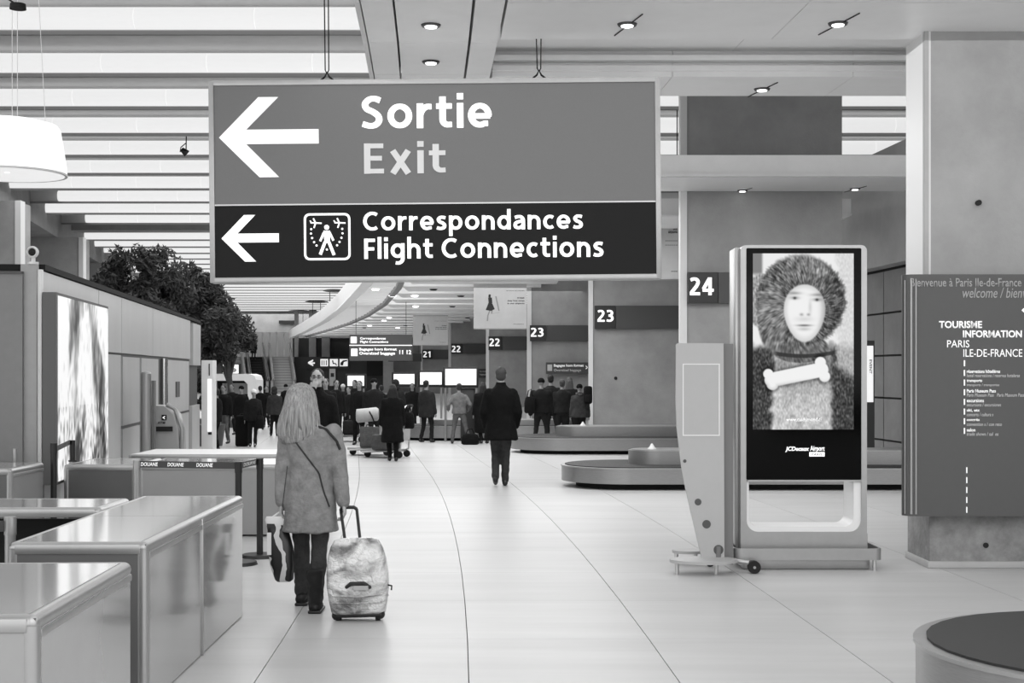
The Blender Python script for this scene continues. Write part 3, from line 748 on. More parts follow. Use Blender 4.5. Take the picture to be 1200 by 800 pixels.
counter('inspection_counter', 'long steel-edged counter of two joined lengths with a shiny side, behind the nearest one', -2.6, -1.88, 7.2, 9.95, .85, mLamD, mLam, mLamT, seams=(8.55,), rz=.012)
counter('inspection_counter', 'low open-fronted counter with a dark space beneath, left of the long shiny counter', -6.0, -2.64, 9.05, 9.75, .85, mLamD, mLam, mLamT, open_front=True)
counter('inspection_counter', 'small dark-fronted counter at the left edge, beside the grey wall', -6.4, -4.58, 12.9, 13.8, .84, mLamD, mLam, mLamT)
cA = counter('inspection_counter', 'wide grey-fronted counter behind the belt barrier', -4.70, -3.93, 14.75, 15.85, .755, mLamD, mLam, mLamT)
counter('inspection_counter', 'pale-fronted counter behind the walking woman and the DOUANE tape', -3.92, -2.4, 14.75, 15.85, .755, mLamL, mLam, mLamT)
counter('inspection_counter', 'rearmost bright-topped counter in front of the cash machine', -4.45, -2.6, 16.3, 17.5, .77, mLamL, mLam, mWhite)

# ---------------------------------------------------------------- barrier posts and tapes
def stanchion(px, d, h, metal, label, r=.03, base=True):
    t = thing('barrier_post', label, 'barrier post', (PX(px, d), d, 0))
    MB().cyl((0, 0, .03), (0, 0, h-.09), r, n=16).build('post', metal, t)
    MB().cyl((0, 0, h-.1), (0, 0, h), r*1.12, n=16).build('belt_head', mBlack if metal is mBlack else metal, t)
    if base: MB().cyl((0, 0, 0), (0, 0, .03), .17, .16, 28).build('base_disc', mBlack, t)
    return t
stanchion(279.5, 12.6, .92, mBlack, 'black belt barrier post left of the walking woman, the nearer of two')
stanchion(304.5, 13.1, .92, mBlack, 'black belt barrier post just behind the walking woman, the farther of two')
stanchion(160.5, 12.8, .92, mAlu, 'silver belt barrier post at the left end of the DOUANE tape')
stanchion(63, 13.9, 1.02, mBlack, 'black barrier post in front of the advertising lightbox')
cpst = thing('clamp_post', 'short black post clamped on the grey counter before the lit picture', 'post', (PX(85, 15.2), 15.2, .756)); MB().cyl((0, 0, 0), (0, 0, .23), .028).build('post', mBlack, cpst); MB().cyl((0, 0, 0), (0, 0, .015), .045).build('foot', mBlack, cpst)
stanchion(12, 7.8, .92, mAlu, 'silver barrier post at the left edge, before the open-fronted counter')
stanchion(17.5, 14.2, .95, mAlu, 'thin silver barrier post far left, against the grey wall', r=.02)
def tape(a, b, z0, z1, words, label, th=.004):
    a = Vector(a); b = Vector(b); mid = (a+b)/2; ang_ = math.atan2(b.y-a.y, b.x-a.x); L = (b-a).length/2
    t = thing('barrier_tape', label, 'barrier tape', (mid.x, mid.y, z0), ang_)
    MB().box(-L, L, -th, th, 0, z1-z0).build('tape', mat('tape_dark', 62, .6), t, smooth=0)
    for (w, f0, f1, mm, up) in words: text(w, mm, t, (-L+2*L*f0, -L+2*L*f1, (z1-z0)*(.22+up), (z1-z0)*(.8+up)), -th-.001, bold=.02, depth=.001, shear=.15)
    return t
tape((PX(163, 12.8), 12.8, 0), (PX(276, 12.6), 12.6, 0), .855, .915, [('DOUANE', .02, .2, mLet, 0), ('DOUANE', .3, .47, mLet, 0), ('DOUANE', .6, .77, mLet, 0)], 'dark tape lettered DOUANE stretched from the silver post to the black post')
tape((PX(283, 12.6), 12.6, 0), (PX(301, 13.1), 13.1, 0), .86, .915, [('DOUANE', .1, .9, mLetG, 0)], 'short tape between the two black barrier posts')
tape((PX(66, 13.9), 13.9, 0), (PX(82, 15.2), 15.2, 0), .94, .99, [], 'short black tape in front of the lit picture')
tape((-3.9, 7.0, 0), (PX(10, 7.8), 7.8, 0), .84, .9, [], 'black tape leading off to the left edge from the silver post')

# ---------------------------------------------------------------- baggage carousels
def stadium(x0, x1, y0, y1, n=18, both=False, inset=0):
    x0 += inset; y0 += inset; y1 -= inset; r = (y1-y0)/2; cy_ = (y0+y1)/2
    pts = [(x1, y0)] if not both else []
    L = [(x0+r+r*math.cos(a), cy_+r*math.sin(a)) for a in [(-PI/2-PI*k/n) for k in range(n+1)]]
    if both: 
        x1 -= inset
        return L+[(x1-r+r*math.cos(a), cy_+r*math.sin(a)) for a in [(PI/2-PI*k/n) for k in range(n+1)]]
    return [(x1, y0)]+L+[(x1, y1)]
def carousel(label, x0, x1, y0, y1, h, foot=.1, isl=None, n=18, plates=0):
    c = thing('baggage_carousel', label, 'baggage carousel', ((x0+x1)/2, (y0+y1)/2, 0)); mx, my = (x0+x1)/2, (y0+y1)/2
    def st(i, nn=n): return [(a-mx, b-my) for a, b in stadium(x0, x1, y0, y1, nn, inset=i)]
    MB().slab(st(.22), 0, foot+.02).build('base', mRub, c)
    MB().slab(st(0, 28), foot, h-.015).build('skirt', mSteelB, c)
    m = MB(); rg = st(-.012, 28)
    MB().slab(st(-.012, 28), h-.03, h-.012).build('rim', mAlu, c)
    MB().slab(st(.05), h-.014, h).build('belt', mBelt, c)
    if isl:
        a, b, e, f_, hh = isl
        q = [(u-mx, v-my) for u, v in stadium(a, b, e, f_, 18)]
        MB().slab(q, h, h+hh).build('island', mSteelB, c)
        q2 = [(u-mx, v-my) for u, v in stadium(a, b, e, f_, 18, inset=.04)]
        MB().slab(q2, h+hh, h+hh+.012).build('island_top', mAlu, c)
    return c
c1 = carousel('nearest baggage carousel with a dark belt in the bottom right corner', 1.93, 7.5, 5.65, 7.56, .45, .08)
cA = carousel('round-ended steel baggage carousel behind the grey kiosk board, middle one', PX(658, 21.4), 7.5, 20.45, 22.4, .335, .09, isl=(PX(736, 21.6), 7.2, 21.1, 22.0, .2))
cB = carousel('round-ended steel baggage carousel where the five people wait', PX(598, 30.5), 4.5, 29.4, 31.6, .35, .08, isl=(PX(651, 30.6), 4.4, 30.1, 31.1, .2))
cC = carousel('far baggage carousel with a white front behind the man in the pale jacket', PX(468, 36), 1.9, 35.3, 37.1, .38, .07, isl=(PX(500, 36), 1.8, 35.8, 36.7, .12))
for (px, py, d, lab) in [(683, 497, 30.7, 'small white pointed object on the carousel island before the waiting group'), (764, 525, 21.6, 'small pale object on the carousel island left of the kiosk board')]:
    b = P(px, py, d); z0 = .55 if d > 25 else .535
    t = thing('luggage_tag_heap', lab, 'parcel', (b.x, d, z0+.012)); m_ = MB()
    m_.loft([m_.ell(z, 0, 0, r, r*.6, 10) for z, r in ((0, .07), (.03, .04), (.08, .012))]).build('cover', mWhite, t)

# ---------------------------------------------------------------- grey kiosk board
d = 12.15; kb = thing('kiosk_board', 'tall grey freestanding board with round holes and slanted lower edge', 'kiosk', (PX(822, d), d, 0))
def kxp(px): return (px-822)*d/F
def kzp(py): return PZ(py, d)
poly = [(792.5, 404), (795, 402), (848, 402), (849, 659), (824, 659), (819, 640), (812, 610), (804, 575), (799, 550), (793, 500), (792, 470)]
MB().prism([(kxp(a), kzp(b)) for a, b in poly], 0, .04).build('face_board', mKiosk, kb, smooth=0)
MB().prism([(kxp(a), kzp(b)) for a, b in [(846, 402.5), (860, 402.5), (860, 662), (846, 662)]], .04, .1).build('back_board', mKioskS, kb, smooth=0)
m_ = MB(); ring_prism(m_, [(kxp(a), kzp(b)) for a, b in ((800, 426), (843.5, 426), (843.5, 510.5), (800, 510.5))], [(kxp(a), kzp(b)) for a, b in ((801.2, 427.2), (842.3, 427.2), (842.3, 509.3), (801.2, 509.3))], -.004, .0)
m_.build('outline_frame', mWhite, kb, smooth=0)
for (a, b, r, mm) in ((802.5, 540, 2., mSignB), (818, 588, 4, mSignB), (828, 614, 5, mat('hole_grey', 78, .7)), (842, 644, 5.8, mat('hole_grey', 78, .7))):
    MB().cyl((kxp(a), -.003, kzp(b)), (kxp(a), .005, kzp(b)), r*d/F, n=20).build('round_hole', mm, kb)
for (a, b, e, rx, ry) in ((822, 663, -.12, .29, .2), (816, 652, .5, .15, .12)):
    m_ = MB(); z = PZ(b, d+e)
    m_.loft([m_.ell(zz, kxp(a)+(a-822)*e/F, e, rx, ry, 28) for zz in (.1, .125)]).build('base_plate', mKiosk, kb)
    for s in (-.8, .35): MB().cyl((kxp(a)+s*rx, e-.05, 0), (kxp(a)+s*rx, e-.05, .1), .018, n=10).build('foot', mSteel, kb)
MB().cyl((kxp(842), .02, .12), (kxp(842), .02, .22), .03).build('board_socket', mKioskS, kb)
MB().tube([(kxp(855), -.02, .1), (kxp(876), -.1, .09)], .02, 8).build('axle', mSteel, kb)
wh = MB().cyl((kxp(881), -.14, .055), (kxp(881), -.09, .055), .055, n=24).build('wheel', mRub, kb); MB().cyl((0, 0, 0), (0, -.006, 0), .012).build('hub', mAlu, wh, loc=(kxp(881), -.141, .055))
MB().cyl((kxp(838), .3, .04), (kxp(838), .34, .04), .04, n=18).build('wheel', mRub, kb)

# ---------------------------------------------------------------- advertising totem
d = 12.3; tm = thing('advertising_totem', 'tall silver-framed digital advertising totem showing a man in a fur hood', 'display', (PX(944, d), d, 0))
def tx(px): return (px-944)*d/F
def tz(py): return PZ(py, d)
DP = .42
m_ = MB(); out = rrect(tx(868), tx(1016), tz(664), tz(287), .05, 6); inn = rrect(tx(876), tx(1008), tz(622), tz(291), .14, 6)
inn = rrect(tx(875), tx(1009.5), tz(623), tz(291), .1, 6)
ring_prism(m_, out, inn, .0, DP).build('outer_frame', mAlu, tm)
m_ = MB(); ring_prism(m_, rrect(tx(875), tx(1010), tz(623), tz(291), .1, 6), rrect(tx(878), tx(1001), tz(617), tz(294), .08, 6), .02, DP-.03)
m_.build('inner_liner', mWhite, tm)
MB().bbox(tx(863), tx(869), .08, DP-.02, .1, tz(289), .01).build('side_rail', mAlu, tm)
MB().bbox(tx(874.5), tx(1009.5), -.012, .2, tz(562), tz(290.5), .012).build('screen_bezel', mat('gloss_black', 6, .15, spec=.12), tm)
MB().box(tx(876), tx(1009), -.01, .15, tz(564), tz(562)).build('bezel_lip', mAlu, tm, smooth=0)
def gauss(x, y, a, b, sx_, sy_): return math.exp(-((x-a)/sx_)**2-((y-b)/sy_)**2)
def man(u, v):
    x = 882+118*u; y = 297+206*v
    n1 = noise.noise(Vector((x*.13, y*.13, .3))); 
    ax, ay = x-940, y-360; rr = math.hypot(ax, ay); aa = math.atan2(ay, ax)
    fur = .5*noise.noise(Vector((math.cos(aa)*13+n1*1.2, math.sin(aa)*13+n1, rr*.11)))+.6*noise.noise(Vector((math.cos(aa+rr*.006)*26, math.sin(aa+rr*.006)*26, rr*.16))); fur2 = noise.noise(Vector((x*.55, y*.28, 9.)))
    g = .97
    # left dark door strip
    g -= .45*smst(895, 891, x)*smst(325, 318, y)
    # side ear flaps (pale fur)
    fl = smst(1.05, .9, math.hypot((x-890)/16, (y-352)/32)); g = g*(1-fl)+fl*(.66+.3*fur2)
    # dark coat
    coat = smst(398, 412, y+6*n1)*max(smst(912, 902, x-(y-440)*-.05+4*n1), smst(966, 976, x+4*n1-(y-440)*.04))
    rs = smst(975, 985, x+8*n1)*smst(440, 425, y+(985-x)*.7)
    g = g*(1-coat)+coat*(.24+.3*fur2+.12*n1)
    g = g*(1-rs*.75)+rs*.75*(.86+.1*fur2)
    # chest
    ch = smst(404, 410, y)*smst(904, 912, x+2*n1)*smst(978, 968, x+2*n1); g = g*(1-ch)+ch*(.66+.16*fur2+.12*smst(430, 480, y)+.12*n1)
    nk = smst(1.05, .95, math.hypot((x-937)/34, (y-408)/17)); g = g*(1-nk)+nk*(.42+.35*fur)
    co = smst(3.0, 1.5, abs(y-417+.003*(x-940)**2))*smst(42, 36, abs(x-940))*smst(905, 912, x); g = g*(1-co*.8)+co*.8*.12
    # fur hood
    hd_ = smst(1.04, .94, math.hypot((x-938)/(53+5*fur), (y-352)/(54+3*fur))); low = smst(380, 412, y); 
    shade = .38+.46*fur+.16*fur2+.12*smst(40, 20, abs(x-944))*smst(335, 315, y)-.1*smst(960, 985, x)
    g = g*(1-hd_)+hd_*shade
    hl = smst(1.05, .9, math.hypot((x-905)/18, (y-372)/40)); g = g*(1-hl)+hl*(.48+.4*fur)
    # face
    fr_ = math.hypot((x-942.5)/(24.5-.10*max(0, y-365)), (y-(365 if y > 365 else 362))/(36 if y > 365 else 29.)); fc = smst(1.04, .95, fr_)
    f = .985-.22*smst(955, 968, x)*.6-.12*smst(.7, 1., fr_)
    for ex, ey in ((931, 349), (957, 351)):
        f -= .34*gauss(x, y, ex, ey, 5.2, 1.9)+.45*gauss(x, y, ex, ey+.3, 1.7, 1.6)+.3*gauss(x, y, ex, ey-5.5, 7.5, 1.8)
    f -= .3*gauss(x, y, 939, 368.5, 2.2, 1.6)+.3*gauss(x, y, 947, 368.5, 2.0, 1.5)+.12*gauss(x, y, 949, 360, 2, 8)
    f -= .55*gauss(x, y, 942, 381.2, 8, 1.2)+.18*gauss(x, y, 942, 385.5, 7, 2)+.1*gauss(x, y, 942, 374, 10, 3)
    g = g*(1-fc)+fc*f
    # bone
    def seg(ax_, ay_, bx_, by_):
        t = max(0, min(1, ((x-ax_)*(bx_-ax_)+(y-ay_)*(by_-ay_))/((bx_-ax_)**2+(by_-ay_)**2))); return math.hypot(x-ax_-t*(bx_-ax_), y-ay_-t*(by_-ay_))
    bd = min(seg(904, 445, 962, 433)-8.5, math.hypot(x-900, y-438)-6, math.hypot(x-905, y-450)-7, math.hypot(x-961, y-424.5)-6.5, math.hypot(x-966, y-441)-6.5)
    sh = smst(5, 0, bd)*.25; g -= sh
    bn = smst(.8, -.8, bd); g = g*(1-bn)+bn*(.99-.12*smst(-5, 0, bd)*smst(440, 452, y))
    return g
picture('screen_picture', man, tx(882), tx(1000), tz(503), tz(297), 150, 262, attr_emit('screen_picture', .7), tm, -.0135)
text('www.cuidumond.ci', mLet, tm, (tx(921), tx(962), tz(493.5), tz(489)), -.0145, bold=.01, depth=.001)
text('JCDecaux', mLit, tm, (tx(920), tx(948), tz(529.5), tz(523)), -.0125, bold=.03, depth=.001, shear=.2)
text('Airport', mLit, tm, (tx(949), tx(966), tz(530), tz(522)), -.0125, bold=.02, depth=.001)
MB().box(tx(948), tx(966), -.0135, -.0125, tz(534.5), tz(529.5)).build('logo_plate', mLit, tm, smooth=0); text('PARIS', mSignD, tm, (tx(951), tx(963), tz(533.6), tz(530.8)), -.0145, bold=.01, depth=.0005)
# base, bumper
MB().bbox(tx(870), tx(1019), -.03, DP+.05, 0, tz(652), .02).build('base', mAlu, tm)
m_ = MB()
oo = rrect(tx(858), tx(1030), -.13, DP+.12, .07, 5); ii = rrect(tx(860.5), tx(1027.5), -.11, DP+.10, .06, 5)
rings = [[Vector((p[0], p[1], z)) for p in L] for L, z in ((oo, .095), (oo, .195), (ii, .195), (ii, .095), (oo, .095))]
m_.loft(rings, cap=False).build('bumper', mAlu, tm)
for a, b in ((tx(1022), -.08), (tx(1022), DP+.05), (tx(866), DP+.05)): MB().cyl((a, b, 0), (a, b, .1), .018, n=10).build('bumper_leg', mSteel, tm)
m_ = MB(); m_.prism([(tx(871), tz(664)), (tx(1017), tz(664)), (tx(1017), tz(625)), (tx(871), tz(625))], .01, DP-.01).build('lower_box', mAlu, tm, smooth=0)

# ---------------------------------------------------------------- tourist information panel wrapped round the near column
d = 12.15; ip = thing('information_panel', 'dark grey curved tourist information panel wrapped round the near right column', 'information panel', (PX(1100, d), d, 0))
def ix(px): return (px-1100)*d/F
def iz(py): return PZ(py, d)
zb, zt = iz(604.5), iz(321.5)
path = [(1.35, -.0), (1.35, -.02), (ix(1100), -.02), (ix(1092), -.015)]
for k in range(9):
    a = -PI/2-PI/2*k/8; path.append((ix(1071)+.10*math.cos(a)+.015, .08+.10*math.sin(a)))
path += [((1057-600)*(d+.3)/F-(1100-600)*d/F, .3)]
m_ = MB(); th = .02
rings = [[Vector((x, y, zb)), Vector((x, y, zt+(x*.0)))] for x, y in path[1:]]
vs = []; 
o_ = [(x, y) for x, y in path[1:]]; i_ = [(x+.0 if k < 3 else x+th, y+th if k < 6 else y) for k, (x, y) in enumerate(o_)]
polyp = o_+i_[::-1]
m_.slab(polyp, zb, zt).build('curved_sheet', mInfo, ip, smooth=50)
m_ = MB(); m_.cyl((path[-1][0]+.02, .3, zb-.01), (path[-1][0]+.02, .3, zt+.01), .014, n=12).build('edge_tube', mAlu, ip)

for q, rr in ((4, .008), (6, .011), (9, .006)):  # pale tubes standing in for the bright highlights on the curved sheet
    MB().tube([(path[q][0]-.003, path[q][1]-.003, iz(602)), (path[q][0]-.003, path[q][1]-.003, iz(328))], rr, 8).build('highlight_strip', mAlu, ip)
def it(s, x0, x1, y0, y1, m=mLetG, b=.01, sh=0): text(s, m, ip, (ix(x0), ix(x1), iz(y1), iz(y0)), -.021, bold=b, depth=.0015, shear=sh)
mGh = mat('lettering_grey', 165, .5)
it('Bienvenue à Paris Ile-de-France', 1066, 1196, 326, 336, mGh, .012); it('welcome / bienvenidos', 1127, 1232, 337, 349, mGh, .0, .2)
it('TOURISME', 1099.5, 1150, 376, 384.5, mLet, .03); it('INFORMATION', 1127.5, 1196.5, 387, 395.5, mLet, .03)
it('PARIS', 1109, 1135, 398.5, 407, mLet, .0); it('ILE-DE-FRANCE', 1128, 1197, 409, 418, mLet, .0)
yy = 422
for k in range(10):
    if k: pass
    MB().box(ix(1128.5), ix(1130), -.023, -.02, iz(422+k*11.3+7), iz(422+k*11.3)).build('dash_mark', mLet, ip, smooth=0) if k < 8 else None
for k in range(5): MB().box(ix(1131.3), ix(1132.6), -.023, -.02, iz(547+k*11.6+7), iz(547+k*11.6)).build('dash_mark', mLet, ip, smooth=0)
rows = [('réservations hôtelières', 1171, 'hotel reservations / reservas hoteleras', 1194), ('transports', 1150, 'transports / transportes', 1170), ('Paris Museum Pass', 1166, 'Paris Museum Pass   Paris Museum Pass', 1199),
        ('excursions', 1152, 'excursions / excursiones', 1172), ('ski, etc', 1147, 'concerts / cultura s', 1163), ('congrès', 1147, 'convention s / con reso', 1173), ('salon', 1142, 'trade shows / sal  es', 1169)]
for k, (a, xa, b, xb) in enumerate(rows):
    y = 433+k*11.4; it(a, 1132, xa, y, y+4, mLet, .02); it(b, 1132, xb, y+4.8, y+8.8, mLetG, .0, .15)
MB().prism([(ix(1196), iz(363.5)), (ix(1203), iz(357.5)), (ix(1206), iz(360)), (ix(1202), iz(363.5)), (ix(1206), iz(367)), (ix(1203), iz(369.5))], -.023, -.02).build('arrow', mLet, ip, smooth=0)

# ---------------------------------------------------------------- banners
def dancer(mb, L, s=1.):
    """small figure silhouette from flat capsules; L maps unit coords"""
    def c(a, b, w):
        a = Vector(L(*a)); b = Vector(L(*b)); t = (b-a).normalized(); n = Vector((-t.y, t.x))*w*s
        mb.prism([tuple(a+n), tuple(b+n), tuple(b-n), tuple(a-n)], -.006, 0)
    c((.305, .26), (.30, .33), .02); c((.31, .33), (.32, .45), .035)
    mb.prism([L(.28, .45), L(.35, .45), L(.40, .58), L(.33, .62), L(.23, .6)], -.006, 0)
def banner(label, px0, px1, py0, py1, d, words, fig):
    x0, x1 = PX(px0, d), PX(px1, d); z0, z1 = PZ(py1, d), PZ(py0, d); w = x1-x0; h = z1-z0
    b = thing('hanging_banner', label, 'banner', (x0+w/2, d, z0))
    MB().box(-w/2, w/2, 0, .03, 0, h).build('cloth', mat('banner_face', 222, .5, nz=.1, nscale=.8), b, smooth=0)
    MB().box(-w/2, w/2, -.02, .05, -.03, .0).build('bottom_rail', mAlu, b, smooth=0); MB().box(-w/2, w/2, -.02, .05, h, h+.04).build('top_rail', mAlu, b, smooth=0)
    def L(u, v): return (-w/2+u*w, h-v*h)
    if fig:
        m = MB(); dancer(m, L, w*1.); m.build('dancer_figure', mSignN, b, smooth=0)
        m = MB()
        for (a, c) in (((.31, .6), (.27, .72)), ((.35, .6), (.34, .68)), ((.34, .68), (.5, .65)), ((.27, .72), (.26, .84)), ((.42, .3), (.48, .62))):
            A, C_ = Vector(L(*a)), Vector(L(*c)); n = Vector((.012*w, 0)); m.prism([tuple(A+n), tuple(C_+n), tuple(C_-n), tuple(A-n)], -.005, 0)
        m.build('pale_figure', mGh, b, smooth=0)
    for (s, u0, u1, v0, v1, mm) in words: text(s, mm, b, (L(u0, 0)[0], L(u1, 0)[0], L(0, v1)[1], L(0, v0)[1]), -.002, bold=.02, depth=.002)
    for u in (.03, .97): MB().cyl((L(u, 0)[0], .02, h), (L(u, 0)[0], .02, HC+.27-z0), .012, n=6).build('suspension_cable', mSignD, b)
    return b
wr = [('great', .82, .96, .32, .36, mSignD), ('duty free times', .64, .96, .38, .42, mSignD), ('in our airports', .64, .96, .44, .48, mSignD), ('airport terminals', .62, .96, .17, .19, mSignB), ('shopping', .75, .95, .9, .92, mSignB)]
banner('large pale banner with a dancer hanging in front of the number 22 column', 555, 617, 331, 384.5, 48, wr, True)
banner('smaller pale banner with a dancer hanging farther down the hall', 484, 525, 370, 404, 75, wr, True)
d = 30; banner('pale banner with black words at the right edge of the big sign', 716, 796, 226, 327, d, [('great', .89, .97, .35, .385, mSignD), ('time', .91, .97, .395, .43, mSignD), ('airports', .84, .97, .435, .475, mSignD), ('DE PARIS', .84, .97, .25, .27, mSignD), ('- - - - - - -', .8, .97, .55, .56, mSignB), ('- - - - - -', .8, .97, .6, .61, mSignB), ('terminal', .88, .97, .9, .915, mSignB)], False)

# ---------------------------------------------------------------- lit direction signs in the distance
def far_sign(name, label, px0, px1, py0, py1, d, items, m=mSignN, boxes=()):
    x0, x1, z0, z1 = PX(px0, d), PX(px1, d), PZ(py1, d), PZ(py0, d)
    s = thing(name, label, 'sign', ((x0+x1)/2, d, z0)); mx = (x0+x1)/2
    MB().box(x0-mx, x1-mx, 0, .25, 0, z1-z0).build('panel', m, s, smooth=0)
    for (t, a, b, c, e, mm) in items: text(t, mm, s, (PX(a, d)-mx, PX(b, d)-mx, PZ(e, d)-z0, PZ(c, d)-z0), -.004, bold=.03, depth=.01)
    for (a, b, c, e, mm) in boxes: MB().box(PX(a, d)-mx, PX(b, d)-mx, -.012, 0, PZ(e, d)-z0, PZ(c, d)-z0).build('white_line' if e-c < 3 else 'pictogram_tile', mm, s, smooth=0)
    if name == 'hanging_sign':
        for u in (.1, .9): MB().cyl((x0-mx+(x1-x0)*u, .1, z1-z0), (x0-mx+(x1-x0)*u, .1, HC+.27-z0), .012, n=6).build('suspension_cable', mDark, s)
    return s
far_sign('hanging_sign', 'far lit two-line direction sign, upper right of the escalators', 409.5, 483, 392, 422.5, 60,
         [('Correspondances', 422, 452, 395, 398.5, mLit), ('Flight Connections', 422, 455, 399, 402.5, mLit), ('Bagages hors format', 421, 465, 407.5, 411.5, mLit), ('Oversized baggage', 421, 463, 412, 416.5, mLit), ('11 12', 468, 482, 410, 415, mLit)], mSignB,
         [(409.5, 483, 404, 405, mLit), (411, 418, 394.5, 402, mLit), (411.5, 419, 408.5, 417, mLit)])
far_sign('wall_sign', 'small white arrow and three pictograms on the far dark wall', 358, 409, 418.5, 432, 118.7,
         [('<', 361, 367, 421, 429, mLit)], mSignN, [(375.5, 384.5, 420.5, 429, mLit), (386.5, 396, 420.5, 429, mLit), (398, 407.5, 420.5, 429, mLit), (361, 369, 424.5, 426, mLit)])
m_ = MB()
ps = bpy.data.objects.get('wall_sign')
dd = 118.7; mx = (PX(358, dd)+PX(409, dd))/2; z0_ = PZ(432, dd)
for a in (377.3, 379.9, 382.5): MB().box(PX(a-.5, dd)-mx, PX(a+.5, dd)-mx, -.02, -.012, PZ(428, dd)-z0_, PZ(422, dd)-z0_).build('standing_figure', mSignN, ps, smooth=0)
MB().prism([(PX(a, dd)-mx, PZ(b, dd)-z0_) for a, b in ((389, 422), (390.5, 422), (391, 425), (394, 425.5), (395, 428), (394, 428.4), (393, 426.5), (390, 426.5))], -.02, -.012).build('wheelchair_figure', mSignN, ps, smooth=0)
MB().prism([(PX(a, dd)-mx, PZ(b, dd)-z0_) for a, b in ((399, 428), (399, 425), (402, 422), (407, 421.5), (407, 423), (403, 424), (402, 428))], -.02, -.012).build('baby_figure', mSignN, ps, smooth=0)
far_sign('hanging_sign', 'plain dark number band between the far direction sign and the number 21 column', 455, 494, 414, 423.5, 110, [], mSignB)
far_sign('wall_sign', 'grey oversized baggage sign on the wall behind the waiting group', 640, 692, 424.5, 438, 49.7,
         [('Bagages hors format', 649, 684, 426.5, 430.5, mLet), ('Oversized baggage', 649, 681, 432, 436, mLetG), ('> 2', 686.5, 692, 427.5, 433.5, mLet)], mSignB, [(641.5, 647, 427, 434.5, mLetG)])
far_sign('wall_sign', 'small grey sign just left of the man in the black overcoat', 560, 570, 432, 442.5, 85.7, [('format', 562, 569.5, 434, 436, mLetG), ('baggage', 562, 569.5, 437.5, 440, mLetG)], mSignB)
far_sign('notice_board', 'narrow white upright notice on the far dark wall', 386, 393, 432, 452, 118.7, [], mWhite, [(387.5, 391.5, 437, 441.5, mSignN)])
# supports for the wall signs standing free
# ---------------------------------------------------------------- monitors
def monitor(label, px0, px1, py0, py1, d, posts):
    x0, x1, z0, z1 = PX(px0, d), PX(px1, d), PZ(py1, d), PZ(py0, d); mx = (x0+x1)/2; w = (x1-x0)/2
    t = thing('flight_monitor', label, 'monitor', (mx, d, 0)); b = .1 if d > 30 else .06; b = 2.3*d/F
    MB().bbox(-w, w, 0, .12, z0, z1, .01).build('casing', mBlack, t)
    MB().box(-w+b, w-b, -.012, .002, z0+b*1.3, z1-b*.9).build('screen', mScreen, t, smooth=0)
    for p_ in posts: MB().cyl((PX(p_, d)-mx, .06, 0), (PX(p_, d)-mx, .06, z0+.02), .032, n=10).build('post', mAlu, t)
    return t
monitor('largest glowing information monitor, above the man in the pale jacket', 519.5, 560.5, 430, 454, 34.9, (522, 558))
monitor('glowing information monitor second from the right', 490, 520, 434, 453.5, 39.5, (493, 517))
monitor('glowing information monitor third from the right', 459, 488, 436, 453, 42, (463, 485))
monitor('smallest glowing information monitor, above the crowd on the left', 405, 429, 438, 455, 48, (408, 426))
t = thing('waste_cabinet', 'dark cabinet standing below the largest monitor', 'cabinet', (PX(549, 35.03), 35.03, 0))
MB().bbox(-.2, .18, 0, .2, 0, 1.3, .02).build('body', mSignN, t); MB().bbox(-.21, .19, -.01, .21, 1.3, 1.33, .008).build('lid', mSignB, t)

# ---------------------------------------------------------------- escalators
def flight(label, pxt0, pxt1, pxb0, pxb1, mstep, cat, rail_m, nst=14):
    dt, db = 118.4, 112.; ztop = ZT; t = thing('escalator' if cat == 'escalator' else 'staircase', label, cat, (PX((pxb0+pxb1)/2, db), db, 0))
    base = t.location
    w = (PX(pxb1, db)-PX(pxb0, db))/2; dx = PX((pxt0+pxt1)/2, dt)-base.x
    st = MB().box(-w, w, 0, (dt-db)/nst, -.24, 0).build('step', mstep, t, smooth=0)
    for k in range(nst):
        c = st if k == 0 else st.copy()
        if k: COL.objects.link(c); c.parent = t
        c.location = (dx*k/nst, (dt-db)*k/nst, ztop*(k+1)/nst)
        if k % 1 == 0:
            pass
    ns = MB().box(-w, w, -.02, .02, -.05, .005).build('step_nosing', rail_m, t, smooth=0)
    for k in range(nst):
        c = ns if k == 0 else ns.copy()
        if k: COL.objects.link(c); c.parent = t
        c.location = (dx*k/nst, (dt-db)*k/nst, ztop*(k+1)/nst)
    for s in (-1, 1):
        m = MB(); m.loft([[Vector((s*(w+.12)-.1, -.6, 0)), Vector((s*(w+.12)+.1, -.6, 0)), Vector((s*(w+.12)+.1, -.6, 1.0)), Vector((s*(w+.12)-.1, -.6, 1.0))],
                [Vector((s*(w+.12)-.1, 0, 0)), Vector((s*(w+.12)+.1, 0, 0)), Vector((s*(w+.12)+.1, 0, 1.15)), Vector((s*(w+.12)-.1, 0, 1.15))],
                [Vector((dx+s*(w+.12)-.1, dt-db, ztop-.4)), Vector((dx+s*(w+.12)+.1, dt-db, ztop-.4)), Vector((dx+s*(w+.12)+.1, dt-db, ztop+1.1)), Vector((dx+s*(w+.12)-.1, dt-db, ztop+1.1))]])
        m.build('balustrade', mAlu, t, smooth=30)
        MB().tube([(s*(w+.12), -.6, 1.05), (s*(w+.12), 0, 1.22), (dx+s*(w+.12), dt-db, ztop+1.16)], .07, 8).build('handrail', rail_m, t)
flight('dark moving escalator rising at the far end of the hall', 290, 307, 296, 313, mSignD, 'escalator', mBlack)
flight('pale fixed staircase right of the dark escalator at the far end', 317, 338, 322, 344, mConcL, 'staircase', mConcD)
flight('second pale stair flight left of the dark escalator, mostly behind leaves', 266, 281, 271, 286, mConcL, 'staircase', mConcD)

